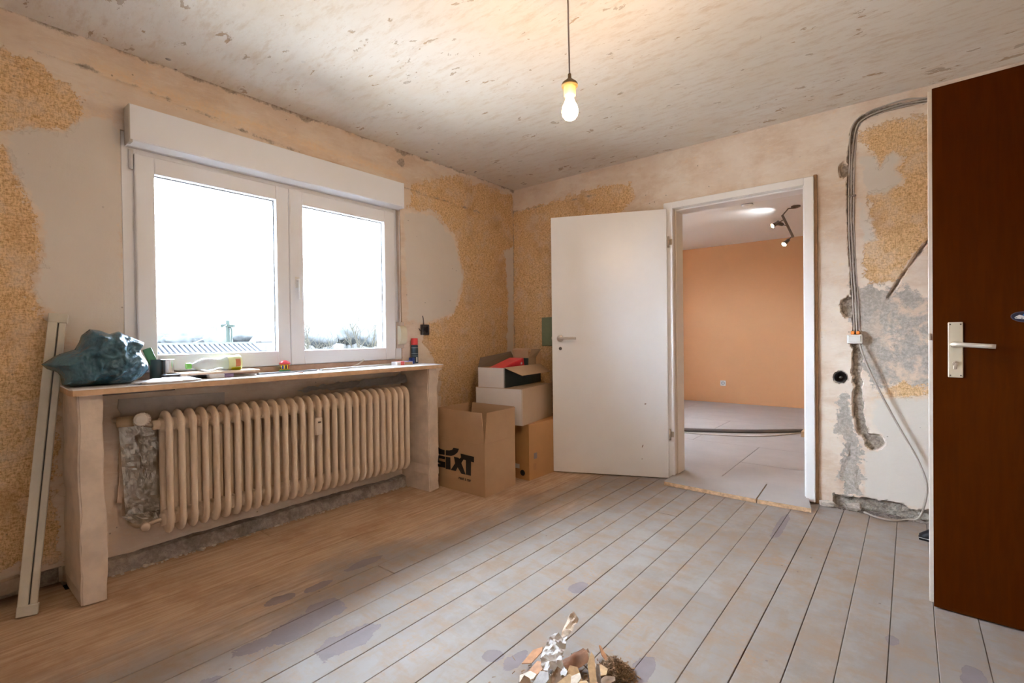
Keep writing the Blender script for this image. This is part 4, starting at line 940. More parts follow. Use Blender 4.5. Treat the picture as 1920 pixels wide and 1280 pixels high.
def bag_d(q, d, sd):
    t = min(d / .03, 1); r = 0
    for k, (s, a) in enumerate(((8, .034), (15, .026), (29, .016), (60, .006))):
        r += a * (.5 - abs(mnoise.noise(q * s + Vector((k * 3.1, 0, 0)))) * 1.6)
    n = Vector((sd, .35 * mnoise.noise(q * 14), .45 * mnoise.noise(q * 14 + Vector((5, 5, 5))))).normalized()
    q2 = q + n * (r * t); q2.z = max(q2.z, .8795); q2.x = max(q2.x, .02); return q2
p = NB(); inflate(p, Vector((.165, 0, 0)), Vector((0, 1, 0)), zz, Vector((1, 0, 0)), P, .0042, bag_h, disp=bag_d)
tag(obj('plastic_bag', p, m_bag, None, True), 'crumpled dark blue plastic refuse bag on the window board', 'bag')
# white plastic sheet under it
P = [(-2.985, .285), (-2.93, .326), (-2.86, .328), (-2.76, .320), (-2.705, .302), (-2.70, .275), (-2.76, .235), (-2.83, .215), (-2.865, .20), (-2.88, .24), (-2.93, .275)]
P = [(x, y) for x, y in P]
p = NB(); inflate(p, Vector((0, 0, TZ + .0006)), Vector((0, 1, 0)), Vector((1, 0, 0)), zz, P, .010, lambda d, x, y: (min(d, .03) * .55 + .004 + .004 * mnoise.noise((x * 30, y * 30, 0)), -0.0))
tag(obj('plastic_sheet', p, simple('white_poly_sheet', (.78, .79, .82), .4), None, True), 'folded white plastic sheet partly under the blue bag', 'plastic sheet')

# ------------------------------------------------------------------ things on the window board
def yb(px, x): return onX(px, 690, x).y
m_tin = simple('shiny_tin', (.62, .58, .55), .22, .95)
y = yb(293, .07); 
t = thing('brush_pot', 'dark tube with a green handled brush beside the blue bag', 'pot', (.07, y, TZ))
p = NB(); lathe(p, (.07, y, TZ), zz, [(0, 0), (.025, 0), (.026, .004), (.026, .098), (.023, .098), (.022, .01), (0, .01)], 20); obj('tube', p, simple('dark_slate_tube', (.03, .07, .09), .4), t, True)
p = NB(); obox(p, Vector((.07, y - .018, TZ + .10)), (.007, .018, .055), (Vector((1, 0, 0)), Vector((0, .95, .35)).normalized(), Vector((0, -.35, .95)).normalized()), .004, 2); obj('brush_handle', p, simple('mid_green_plastic', (.05, .20, .09), .4), t)
y = yb(314, .085); t = thing('tin_can', 'shiny open tin can on the window board', 'tin can', (.085, y, TZ))
p = NB(); lathe(p, (.085, y, TZ), zz, [(0, 0), (.0265, 0), (.0275, .002), (.027, .006), (.027, .094), (.028, .097), (.0255, .098), (.025, .012), (0, .012)], 24); obj('can_body', p, m_tin, t, True)
p = NB(); lathe(p, (.085, y, TZ), zz, [(.0268, .03), (.0276, .031), (.0276, .033), (.0268, .034)], 24); obj('rib_ring', p, m_tin, t, True)
y0 = yb(302, .17); y1 = yb(338, .17)
t = thing('dark_pouch', 'dark grey rounded pouch lying before the tin can', 'pouch', (.17, (y0 + y1) / 2, TZ))
p = NB(); box(p, .145, .205, y0, y1 - .01, TZ + .0004, TZ + .030, .009, 3); obj('body', p, simple('charcoal_rubber', (.04, .045, .055), .5), t, True)
p = NB(); box(p, .150, .200, y1 - .012, y1, TZ + .004, TZ + .026, .004, 2); obj('pale_end', p, simple('pale_grey_end', (.50, .48, .50), .5), t)
# offcut board on two small boxes, bottle on top
ya, yc = yb(330, .16), yb(486, .16)
p = NB(); prism(p, [(.035, ya + .02, TZ + .0215), (.225, ya, TZ + .0215), (.215, yc - .02, TZ + .0215), (.03, yc, TZ + .0215)], (0, 0, .010))
tag(obj('board_offcut', p, simple('pale_pine', (.64, .48, .34), .6, var=.08, vs_=8)), 'thin pale wooden offcut under the plastic bottle', 'board')
yw = yb(425, .235); p = NB(); box(p, .19, .225, yw - .075, yw - .006, TZ + .0004, TZ + .021, .002)
tag(obj('white_carton', p, simple('tiny_white_box', (.72, .72, .70), .5)), 'tiny white carton tucked under the wooden offcut', 'carton')
p = NB(); box(p, .16, .20, yw + .002, yw + .046, TZ + .0004, TZ + .021, .002)
tag(obj('lilac_carton', p, simple('tiny_lilac_box', (.40, .30, .50), .5)), 'tiny lilac carton tucked under the wooden offcut', 'carton')
p = NB(); box(p, .05, .10, ya + .08, yc - .10, TZ + .0004, TZ + .021, .002)
tag(obj('batten', p, simple('grey_batten', (.30, .27, .26), .7)), 'grey batten carrying the back of the wooden offcut', 'batten')
bz = TZ + .0318; y0 = yb(349, .13); y1 = yb(441, .13); LB = y1 - y0; rB = .040
t = thing('plastic_bottle', 'clear plastic drinks bottle lying on its side with a green cap', 'bottle', (.13, (y0 + y1) / 2, bz))
m_pet = simple('clear_pet', (.86, .90, .92), .12, trans=.55, spec=.6)
cz_ = bz + rB
p = NB(); lathe(p, (.13, y0 + .012, cz_ - .010), Vector((0, 1, .03)), [(0, .0), (.012, .0), (.013, .018), (.020, .030), (.031, .052), (.0355, .075), (.033, .100), (.027, .122), (.031, .145), (.039, .165), (.0395, .225), (.039, LB - .045), (.036, LB - .025), (.026, LB - .014), (0, LB - .018)], 24); obj('bottle_body', p, m_pet, t, True)
p = NB(); lathe(p, (.13, y0, cz_ - .010), Vector((0, 1, .03)), [(0, 0), (.0145, 0), (.0152, .002), (.0152, .020), (0, .020)], 20); obj('cap', p, simple('bright_green_cap', (.16, .50, .10), .35), t, False)
p = NB(); lathe(p, (.13, y0 + .012, cz_ - .010), Vector((0, 1, .03)), [(.0396, .168), (.0402, .169), (.0402, .232), (.0396, .233)], 28); lb = obj('label_band', p, simple('pale_lime_label', (.74, .80, .42), .5), t, True)
for nm, a0, a1, h0, h1, mm in (('label_fruit', -.55, .45, .200, .224, simple('peach_print', (.80, .34, .16), .5)), ('label_stripe', .55, 1.15, .182, .228, simple('acid_yellow_print', (.75, .78, .02), .5))):
    p = NB(); ca = []
    for i in range(7):
        a = a0 + (a1 - a0) * i / 6; ca.append((math.cos(a) * .0408, -math.sin(a) * .0408))
    A_ = [(.13 + x, y0 + .012 + h0, cz_ - .010 + z + .03 * h0) for x, z in ca]; B_ = [(.13 + x, y0 + .012 + h1, cz_ - .010 + z + .03 * h1) for x, z in ca]
    va_ = [p.verts.new(v) for v in A_]; vb_ = [p.verts.new(v) for v in B_]
    fs = [p.faces.new((va_[i], va_[i + 1], vb_[i + 1], vb_[i])) for i in range(6)]; bmesh.ops.solidify(p, geom=fs, thickness=.0004); obj(nm, p, mm, lb)
# little toy tin
y = yb(534, .07); t = thing('toy_tin', 'tiny round tin with a red lid and green base beside the window', 'tin', (.07, y, TZ))
p = NB(); lathe(p, (.07, y, TZ), zz, [(0, 0), (.030, 0), (.032, .006), (.026, .012), (0, .012)], 20); obj('base', p, simple('toy_green', (.02, .22, .08), .4), t, True)
p = NB(); lathe(p, (.07, y, TZ), zz, [(0, .012), (.026, .012), (.026, .044), (0, .044)], 20); bd2 = obj('body', p, simple('toy_yellow', (.72, .50, .04), .4), t, True)
for i, cc in enumerate(((.02, .02, .02), (.02, .06, .30), (.02, .02, .02), (.50, .02, .02))):
    a = -1.5 + .65 * i; p = NB(); c_ = Vector((.07 + .0262 * math.cos(a), y + .0262 * math.sin(a), TZ + .028)); obox(p, c_, (.0006, .0045, .010), (Vector((math.cos(a), math.sin(a), 0)), Vector((-math.sin(a), math.cos(a), 0)), zz)); obj('letter_patch', p, simple('toy_print%d' % i, cc, .5), bd2)
p = NB(); lathe(p, (.07, y, TZ), zz, [(0, .044), (.030, .044), (.031, .050), (.022, .060), (.008, .066), (0, .067)], 20); obj('lid', p, simple('toy_red', (.68, .05, .07), .4), t, True)
# metal strips
def strip(nm, lab, a, b, w_, h, m):
    a, b = Vector(a), Vector(b); d = (b - a).normalized(); s = d.cross(zz).normalized(); p = NB(); obox(p, (a + b) / 2 + zz * (h / 2), ((b - a).length / 2, w_, h / 2), (d, s, zz), .001); return tag(obj(nm, p, m), lab, 'strip')
strip('metal_strip', 'short grey metal strip on the white window board', (.175, -2.40, TZ + .0005), (.150, -2.06, TZ + .0005), .014, .008, simple('grey_alu', (.30, .31, .31), .35, .7))
strip('plastic_strip', 'long white plastic strip lying on the window board', (.180, -2.045, TZ + .0005), (.060, -1.40, TZ + .0005), .014, .010, simple('white_strip', (.74, .75, .72), .4))
y = yb(655, .03)
p = NB(); a = Vector((.035, y, TZ + .003)); prism(p, [a, a + Vector((0, .07, .022)), a + Vector((0, .10, .042)), a + Vector((0, .098, .034)), a + Vector((0, .06, .010))], (.012, 0, 0))
tag(obj('wood_splinter', p, simple('pale_splinter', (.68, .62, .54), .7)), 'pale wood splinter propped at the window frame', 'splinter')
q = onZ(500 + 62, 704, TZ); p = NB(); obox(p, Vector((.25, onX(562, 703, .25).y, TZ + .003)), (.012, .014, .0025), None, .001); tag(obj('plaster_crumb', p, simple('pinkish_crumb', (.55, .38, .32), .8)), 'small pinkish crumb lying before the metal strip', 'crumb')
y0, y1 = yb(739, .13), yb(768, .13)
t = thing('match_box', 'small white, red and blue flat box beside the spray can', 'box', (.13, (y0 + y1) / 2, TZ))
p = NB(); box(p, .10, .165, y0, y1, TZ + .0004, TZ + .024, .001); obj('box_body', p, simple('box_white', (.75, .70, .68), .5), t)
p = NB(); box(p, .099, .166, y0 + .03, y0 + .06, TZ + .0003, TZ + .0246); obj('red_band', p, simple('box_red', (.62, .10, .09), .5), t)
p = NB(); box(p, .1653, .1660, y0 + .062, y1 - .004, TZ + .004, TZ + .020); obj('tan_side', p, simple('box_tan', (.55, .38, .22), .6), t)
p = NB(); box(p, .101, .166, y1 - .045, y1 + .0005, TZ + .022, TZ + .0248); obj('blue_band', p, simple('box_blue', (.10, .14, .45), .5), t)
y = yb(772, .09); p = NB(); box(p, .07, .105, y - .010, y + .016, TZ + .0004, TZ + .045, .003, 2); tag(obj('blue_plastic_item', p, simple('royal_blue_plastic', (.02, .05, .28), .3)), 'small royal blue plastic item in front of the spray can', 'plastic item')
y = onX(776.5, 660, .035).y; cx = .040
t = thing('spray_can', 'dark spray can with a red cap at the end of the window board', 'spray can', (cx, y, TZ))
p = NB(); lathe(p, (cx, y, TZ), zz, [(0, 0), (.0245, 0), (.026, .003), (.026, .128), (.023, .136), (0, .137)], 24); cb = obj('can_body', p, simple('dark_teal_can', (.020, .050, .075), .3), t, True)
p = NB(); lathe(p, (cx, y, TZ), zz, [(0, .134), (.0245, .134), (.0250, .140), (.0245, .180), (.022, .184), (0, .184)], 24); obj('cap', p, simple('bright_red_cap', (.72, .06, .05), .35), t, True)
for z0_, z1_, cc, nm in ((.112, .116, (.5, .55, .55), 'pale_ring'), (.068, .074, (.25, .32, .36), 'print_line'), (.052, .056, (.25, .32, .36), 'print_line')):
    p = NB(); lathe(p, (cx, y, TZ), zz, [(.0258, z0_), (.0263, z0_ + .0005), (.0263, z1_ - .0005), (.0258, z1_)], 24); obj(nm, p, simple('can_print_%g' % cc[0], cc, .4), cb, True)
a = -.05; p = NB(); obox(p, Vector((cx + .0263 * math.cos(a), y + .0263 * math.sin(a), TZ + .028)), (.0005, .006, .018), (Vector((math.cos(a), math.sin(a), 0)), Vector((-math.sin(a), math.cos(a), 0)), zz)); obj('barcode', p, simple('barcode_white', (.7, .7, .7), .5), cb)
# old switch box with stripped wires
q = onX(795, 618, 0)
t = thing('old_switch_box', 'old black flush switch box with loose wires on the window wall', 'switch box', q)
m_soot = simple('black_bakelite', (.025, .022, .028), .5)
p = NB(); prof = [(.0, q.y - .038, q.z - .038), (.0, q.y + .036, q.z + .040)]
prof_frame(p, q.y - .037, q.y + .037, q.z - .039, q.z + .039, .016, .0, .020, .002); obj('box_rim', p, m_soot, t)
p = NB(); box(p, .0, .006, q.y - .022, q.y + .022, q.z - .022, q.z + .022); obj('insert', p, simple('dark_insert', (.05, .04, .045), .6), t)
p = NB(); lathe(p, (.006, q.y, q.z), (1, 0, 0), [(0, 0), (.014, 0), (.013, .006), (0, .006)], 14); obj('rotor', p, m_soot, t)
for k, pts in enumerate((((.012, q.y - .012, q.z + .038), (.018, q.y - .02, q.z + .075), (.006, q.y - .017, q.z + .105)), ((.012, q.y - .036, q.z), (.02, q.y - .055, q.z - .006), (.01, q.y - .058, q.z + .01)))):
    p = NB(); tube(p, smooth_path(pts, 4), .003, 6); obj('wire', p, m_soot, t, True)

# ------------------------------------------------------------------ wiring on the door wall
m_cable = simple('grey_cable_sheath', (.44, .38, .32), .5)
path = [(1830, 172), (1745, 187), (1700, 194), (1655, 207), (1620, 222), (1605, 243), (1598, 300), (1596, 400), (1599, 480), (1604, 560), (1607, 625)]
base = [onY(*q, .0) for q in path]
for k, off in enumerate((-.0125, .0, .0125)):
    pts = []
    for i, q in enumerate(base):
        tng = (base[min(i + 1, len(base) - 1)] - base[max(i - 1, 0)]).normalized(); s = Vector((tng.z, 0, -tng.x))
        o_ = off * (1 + (.9 if 2 <= i <= 5 and k == 2 else 0)); pts.append(Vector((q.x, .001 - .004 * (k == 1) + .003 * math.sin(i * 1.7 + k), q.z)) + s * o_)
    p = NB(); tube(p, smooth_path(pts, 6), .0042, 8)
    tag(obj('wall_cable', p, m_cable, None, True), ('leftmost grey cable in the chiselled wall chase', 'middle grey cable in the chiselled wall chase', 'grey cable in the wall chase with the widest bend below the ceiling')[k], 'cable', 'grey cables in the wall chase')
q = onY(1600, 367, 0)
p = NB(); obox(p, Vector((q.x - .004, -.006, q.z)), (.018, .004, .005), None, .002); tag(obj('cable_clip', p, simple('dark_clip', (.18, .14, .11), .6)), 'small dark clip across the grey wall cables', 'clip')
q = onY(1604, 635, -.01)
t = thing('switch_box', 'white surface switch box at the end of the grey cables', 'switch', (q.x, 0, q.z - .03))
p = NB(); box(p, q.x - .040, q.x + .036, -.040, .004, q.z - .028, q.z + .026, .005, 2); obj('housing', p, m_plastic, t)
p = NB(); box(p, q.x - .032, q.x + .028, -.044, -.039, q.z - .018, q.z + .020, .003, 2); obj('rocker', p, simple('rocker_cream', (.70, .68, .62), .4), t)
for dx in (-.012, .014):
    p = NB(); box(p, q.x + dx - .009, q.x + dx + .009, -.030, -.004, q.z + .026, q.z + .046, .003); obj('orange_connector', p, simple('orange_plastic', (.80, .26, .05), .45), t)
pts = [Vector((q.x + .020, -.02, q.z - .026))] + [onY(x, y_, -.03) for x, y_ in ((1622, 675), (1650, 735), (1690, 808), (1720, 860), (1737, 905), (1735, 940))]
for (x, y_) in ((1722, 962), (1700, 972), (1675, 974), (1645, 968), (1620, 958)):
    g = onZ(x, y_, .012); pts.append(Vector((g.x, min(g.y, -.018), .0065 if x < 1722 else .02)))
p = NB(); tube(p, smooth_path(pts, 8), .0052, 8); tag(obj('loose_power_cable', p, m_cable, None, True), 'grey cable looping from the switch box down to the floor', 'cable')
# flush box in its hole
t = thing('flush_box', 'empty black round flush box set in the wall', 'flush box', (HOLE[0], .03, HOLE[1]))
p = NB(); lathe(p, (HOLE[0], .045, HOLE[1]), (0, -1, 0), [(0, 0), (.0300, 0), (.0310, .048), (.0275, .048), (.0265, .006), (0, .006)], 24); obj('cup', p, m_soot, t, True)
p = NB(); lathe(p, (HOLE[0] + .004, .038, HOLE[1] - .002), (-.2, -1, 0), [(0, 0), (.007, 0), (.006, .022), (0, .024)], 10); obj('wire_stub', p, simple('stub_grey', (.25, .24, .22), .5), t, True)
# loose plaster lumps and grit along the wall foot
m_lump = mat_conc('plaster_lump', (.52, .45, .38), (.68, .60, .52))
def rock(c, r, seed, m, nm, lab, cat, grp, sub=2):
    p = NB(); bmesh.ops.create_icosphere(p, subdivisions=sub, radius=1)
    for v in p.verts:
        n = 1 + .35 * mnoise.noise(v.co * 1.7 + Vector((seed, 0, 0))); v.co = Vector((v.co.x * r[0] * n, v.co.y * r[1] * n, v.co.z * r[2] * n)); v.co.z = max(v.co.z, -r[2] * .6)
    mn = min(v.co.z for v in p.verts)
    for v in p.verts: v.co += Vector((c[0], c[1], c[2] - mn))
    return tag(obj(nm, p, m, None, False), lab, cat, grp)
for i, (px, py, rx_, rz_) in enumerate(((1600, 962, .045, .030), (1548, 955, .05, .022))):
    g = onZ(px, py, 0); rock((g.x, -.030, .001), (rx_, .020, rz_), i * 3.3, m_lump, 'plaster_lump', ('chunk of pale plaster at the foot of the cable chase', 'flat chunk of pale plaster beside the door frame')[i], 'plaster', None)
# grit: nobody could count it
p = NB(); rr = random.Random(5)
for i in range(420):
    x = 2.53 + .60 * rr.random(); y = -.004 - .045 * rr.random() ** 1.5; r = .002 + .004 * rr.random()
    obox(p, Vector((x, y, r * .8)), (r, r * (.6 + .6 * rr.random()), r * .8), None)
tag(obj('grit', p, m_conc), 'grey mortar grit along the foot of the door wall', 'grit', kind='stuff')
# dark skirt of dust by the concrete strip
p = NB()
for i in range(150):
    y = -3.05 + 1.72 * rr.random(); x = .062 + .016 * rr.random() ** 2; r = .0015 + .003 * rr.random() ** 2
    obox(p, Vector((x, y, r * .8)), (r, r * 1.3, r * .8), None)
tag(obj('rubble_crumbs', p, m_lump), 'loose plaster crumbs on the floor under the radiator', 'grit', kind='stuff')
for i, (px, py) in enumerate(((378, 1031), (273, 1062))):
    g = onZ(px, py, 0); rock((g.x, g.y, .001), (.022, .012, .007), 9 + i * 2, m_lump, 'plaster_flake', 'flat pale plaster flake on the floor under the radiator', 'plaster', 'plaster flakes under the radiator')
# shoe tip behind the brown door
g = onZ(1722, 1012, 0)
t = thing('shoe', 'black shoe on the floor behind the brown door', 'shoe', (g.x + .1, g.y, 0))
secs = []
p = NB(); N_ = 16
for i in range(11):
    u = i / 10; x = g.x + .003 + .26 * u; w_ = .020 + .026 * math.sin(min(1, u * 1.7) * math.pi / 2) - .010 * max(0, u - .6); h_ = min(.085, .016 + .75 * .26 * u)
    ring = [p.verts.new((x, g.y + .03 + w_ * math.cos(a), .010 + max(0, h_ * math.sin(a)))) for a in [math.pi * k / N_ for k in range(N_ + 1)]]; secs.append(ring)
for a, b in zip(secs, secs[1:]):
    for k in range(N_): p.faces.new((a[k], a[k + 1], b[k + 1], b[k]))
    p.faces.new((a[0], b[0], b[-1], a[-1]))
p.faces.new(secs[0]); p.faces.new(secs[-1]); cs_ = [(r_[0].co.copy(), r_[-1].co.copy()) for r_ in secs]; obj('upper', p, simple('black_leather', (.008, .006, .007), .5, spec=.2), t, True)
p = NB(); pl_ = [(v[0].x - .002, v[0].y + .003) for v in cs_] + [(v[1].x, v[1].y - .003) for v in cs_[::-1]]
prism(p, [(x, y, .0008) for x, y in pl_], (0, 0, .009)); obj('sole', p, simple('black_rubber', (.010, .010, .010), .8, spec=.1), t)
p = NB(); tube(p, [(v[1].x - .001, v[1].y - .003, .0125) for v in cs_], .0016, 6); p2 = obj('welt', p, simple('pale_welt', (.5, .47, .45), .6), t)

# ------------------------------------------------------------------ debris heap on the floor
hc = Vector((2.075, -2.335, 0))
chipm = [simple('chip_tan', (.46, .29, .14), .75, var=.2, vs_=40), simple('chip_orange', (.46, .22, .10), .7, var=.2, vs_=30), simple('chip_brown2', (.22, .13, .07), .75, var=.25, vs_=30), simple('chip_pale', (.52, .42, .31), .75, var=.2, vs_=30), simple('chip_grey', (.30, .27, .25), .8, var=.25, vs_=30)]
chipl = ['tan wood chip in the debris heap on the floor', 'orange wood chip in the debris heap on the floor', 'dark brown wood chip in the debris heap on the floor', 'pale wood chip in the debris heap on the floor', 'grey plaster shard in the debris heap on the floor']
chips = [(1000, 1222, .046, .016, 1, 80), (1006, 1248, .030, .02, 1, 60), (990, 1262, .03, .022, 3, 20), (1043, 1272, .045, .016, 2, 120), (1062, 1252, .030, .016, 0, 40), (1076, 1262, .034, .022, 0, 140), (1090, 1277, .03, .024, 0, 10),
         (1070, 1280, .04, .02, 3, 70), (1110, 1240, .058, .014, 3, 135), (1122, 1248, .030, .024, 0, 30), (1110, 1262, .060, .012, 0, 130), (1120, 1278, .05, .012, 4, 125), (1012, 1275, .035, .025, 4, 60), (1028, 1280, .05, .018, 3, 150), (1136, 1270, .03, .018, 2, 50),
         (1132, 1222, .036, .007, 1, 150), (1098, 1222, .03, .01, 2, 100), (985, 1282, .03, .02, 2, 140), (1100, 1290, .05, .022, 1, 15), (1055, 1290, .05, .025, 0, 100), (1150, 1290, .04, .015, 1, 30)]
for i, (px, py, ln_, wd_, mi, ang) in enumerate(chips):
    g = onZ(px, py, .035); r = (Vector((g.x, g.y, 0)) - hc).length; z = .006 + max(0, .045 - r * .18) + .010 * rr.random()
    g = onZ(px, py, z + .01); a = math.radians(ang + rr.uniform(-10, 10)); tl = rr.uniform(.1, .55)
    d = Vector((math.cos(a) * math.cos(tl), math.sin(a) * math.cos(tl), math.sin(tl))); s = d.cross(zz).normalized(); n = s.cross(d)
    p = NB(); k = 7; up_, lo_ = [], []
    pts2 = [(-1, -.7 + .5 * rr.random()), (-.8 + .3 * rr.random(), 1), (.55 + .4 * rr.random(), .85), (1, -.2 + .4 * rr.random()), (.6 * rr.random(), -1)]
    prism(p, [Vector((g.x, g.y, 0)) + d * (ln_ * u) + s * (wd_ * v) + n * (.0 + .002 * mnoise.noise((u * 3, v * 3, i))) for u, v in pts2], n * .003)
    mn = min(v.co.z for v in p.verts); sh = max(0.0012 - mn, z - .012 - mn)
    for v in p.verts: v.co.z += sh
    tag(obj('plaster_shard' if mi == 4 else 'wood_chip', p, chipm[mi]), chipl[mi], 'shard' if mi == 4 else 'wood chip', 'chips in the debris heap')
# an onion-brown curved veneer curl
p = NB(); g = onZ(1078, 1225, .05); rows = []
for i in range(13):
    a = -.8 + 1.6 * i / 12; rows.append([p.verts.new(Vector((g.x + .005, g.y - .005, .022)) + Vector((.046 * math.sin(a) * .8 + v * .018, .046 * math.sin(a) * -.6 + v * .042 * (1 - .35 * abs(a)), .030 * math.cos(a) + .010 * v + .004 * mnoise.noise((a * 3, v * 3, 1)) - .012))) for v in (-1, -.6, -.2, .2, .6, 1)])
fs = [p.faces.new((rows[i][j], rows[i + 1][j], rows[i + 1][j + 1], rows[i][j + 1])) for i in range(12) for j in range(5)]; bmesh.ops.solidify(p, geom=fs, thickness=.0015)
tag(obj('veneer_curl', p, simple('russet_curl', (.38, .18, .09), .5, var=.15, vs_=25), None, True), 'curved russet brown veneer curl in the floor debris heap', 'veneer')
# torn white wallpaper
def scrap(px, z, m, nm, lab, amp, tilt):
    O = onZ(*px[0], z); P = []
    for q in px: v = onZ(*q, z); P.append((v.x - O.x, v.y - O.y))
    p = NB(); inflate(p, Vector((O.x, O.y, z)), Vector((1, 0, 0)), Vector((0, 1, 0)), zz, P, .006, lambda d, x, y: (.0009 if d > 0 else 0, .0009 if d > 0 else 0),
        disp=lambda q, d, s: q + zz * (amp * (mnoise.noise(q * 15) + 1.1 * (.4 - abs(mnoise.noise(q * 34))) + .3 * mnoise.noise(q * 80)) + tilt * (q.y - O.y)))
    return tag(obj(nm, p, m, None, False), lab, 'wallpaper scrap')
m_paper = simple('white_torn_paper', (.62, .60, .58), .8, var=.08, vs_=30)
scrap([(1034, 1196), (1022, 1212), (1013, 1228), (1014, 1243), (1028, 1252), (1036, 1247), (1048, 1250), (1057, 1262), (1064, 1259), (1064, 1250), (1055, 1240), (1053, 1228), (1060, 1212), (1064, 1194), (1052, 1190)], .075, m_paper, 'wallpaper_scrap', 'crumpled torn white wallpaper on top of the floor debris', .020, .10)
scrap([(1050, 1192), (1060, 1176), (1068, 1166), (1076, 1166), (1085, 1172), (1078, 1180), (1070, 1190)], .070, simple('tan_backed_paper', (.54, .42, .31), .8, var=.2, vs_=40), 'wallpaper_scrap', 'curled tan backed wallpaper strip behind the debris heap', .018, .25)
# dust and fibre: uncountable
p = NB()
gd = onZ(1152, 1252, .02)
for i in range(1900):
    a = rr.random() * 6.283; r = abs(rr.gauss(0, .5)); cxy = (gd.x, gd.y) if i < 1300 else (hc.x - .02, hc.y + .0)
    R_ = (.055, .055) if i < 1300 else (.14, .13)
    x = cxy[0] + R_[0] * r * math.cos(a); y = cxy[1] + R_[1] * r * math.sin(a); h0 = max(0, .050 - r * .045) * rr.random() if i < 1300 else .004 + .01 * rr.random()
    d = Vector((rr.uniform(-1, 1), rr.uniform(-1, 1), rr.uniform(-.2, .5))).normalized() * rr.uniform(.003, .012); s = d.cross(zz).normalized() * rr.uniform(.0008, .003)
    c = Vector((x, y, .003 + h0)); vs_ = [c - d - s, c + d - s, c + d + s, c - d + s]
    for v in vs_: v.z = max(v.z, .0015)
    vb_ = [p.verts.new(v) for v in vs_]; vt_ = [p.verts.new(v + zz * .0012) for v in vs_]; p.faces.new(vb_); p.faces.new(vt_[::-1])
    for k in range(4): p.faces.new((vb_[k], vb_[(k + 1) % 4], vt_[(k + 1) % 4], vt_[k]))
tag(obj('dust_fibres', p, simple('brown_dust_fibre', (.26, .155, .085), .95, var=.5, vs_=70)), 'brown dust and wood fibre swept into the debris heap', 'dust', kind='stuff')

# ------------------------------------------------------------------ outside
def terr(x, y):
    d = -x; base_ = -3.2 - min(1, max(0, (d - 5) / 60)) * 6
    ridge = 1 / (1 + math.exp(-(d - 190) / 28)); hgt = 16.5 + 5 * mnoise.noise((y * .008, 1, 0)) + 2.0 * mnoise.noise((y * .03, 2, 0))
    low = math.exp(-((d - 95) / 30) ** 2) * (3.5 + 2.5 * mnoise.noise((y * .03, 5, 0)))
    return base_ + ridge * (hgt - base_ - 1) * .85 + low + .4 * mnoise.noise((x * .08, y * .08, 0))
p = NB(); g = []
xs_ = [-.4, -2, -4, -7, -12, -20, -30, -42, -55, -68, -80, -90, -100, -112, -125, -140, -155, -170, -185, -200, -215, -230, -250, -280, -330, -420]
for x in xs_: g.append([p.verts.new((x, y, terr(x, y))) for y in np.linspace(-160, 420, 110)])
for a, b in zip(g, g[1:]):
    for k in range(109): p.faces.new((a[k], a[k + 1], b[k + 1], b[k]))
m_hill, nt, b_ = new_mat('distant_hillside'); pz = geo(nt)
c = mixc(nt, ss(nt, nz(nt, pz, .05, 6, .65), .42, .58), (.0430, .0420, .0400), (.0390, .0390, .0385)); c = mixc(nt, ss(nt, nz(nt, pz, .16, 4), .58, .66, 0, .6), c, (.0470, .0440, .0410)); L(nt, c, b_.inputs['Base Color']); b_.inputs['Roughness'].default_value = 1; b_.inputs['Specular IOR Level'].default_value = 0
tag(obj('hillside', p, m_hill, None, True), 'hazy wooded hillside seen beyond the window', 'hill', kind='structure')
p = NB(); box(p, -24, -.31, -60, 60, -3.3, -3.05)  # slab out of view, added to bounce daylight up onto the ceiling
tag(obj('bounce_ground', p, simple('pale_bounce_ground', (.27, .255, .235), .95, var=.15, vs_=2)), 'unseen pale ground added below the window to bounce light upward', 'ground', kind='structure')
m_far = [simple('far_tree_%d' % i, c_, 1.0, var=.25, vs_=.4, spec=0) for i, c_ in enumerate(((.0360, .0370, .0365), (.0390, .0395, .0385), (.0345, .0355, .0345)))]
for i, (px, py, dist, rw, rh) in enumerate(((410, 608, 60, 3.0, 4.2), (360, 618, 84, 5, 3.4), (335, 622, 70, 4, 2.6), (385, 616, 104, 6, 4), (455, 613, 76, 5, 3), (480, 610, 112, 7, 4.5), (510, 612, 96, 5.5, 4), (600, 612, 80, 6, 4), (650, 610, 110, 8, 5), (695, 612, 90, 6, 4.5), (548, 614, 104, 6, 4), (310, 612, 110, 9, 5))):
    c_ = atD(px, py, dist); p = NB(); bmesh.ops.create_icosphere(p, subdivisions=3, radius=1); zb_ = c_.z - rh
    for v in p.verts:
        n = 1 + .22 * mnoise.noise(v.co * 2.1 + Vector((i * 3, 0, 0))) + .12 * mnoise.noise(v.co * 5); v.co = Vector((c_.x + v.co.x * rw * .5 * n, c_.y + v.co.y * rw * .5 * n, c_.z - rh * .35 + v.co.z * rh * .5 * n))
    t = thing('far_tree', 'bluish tree clump on the far slope beyond the window', 'tree', (c_.x, c_.y, terr(c_.x, c_.y)), 'tree clumps on the far slope')
    obj('crown', p, m_far[i % 3], t, True)
    p = NB(); tube(p, [(c_.x, c_.y, terr(c_.x, c_.y) - .2), (c_.x, c_.y, c_.z - rh * .35)], .3, 6); obj('trunk', p, m_far[2], t)
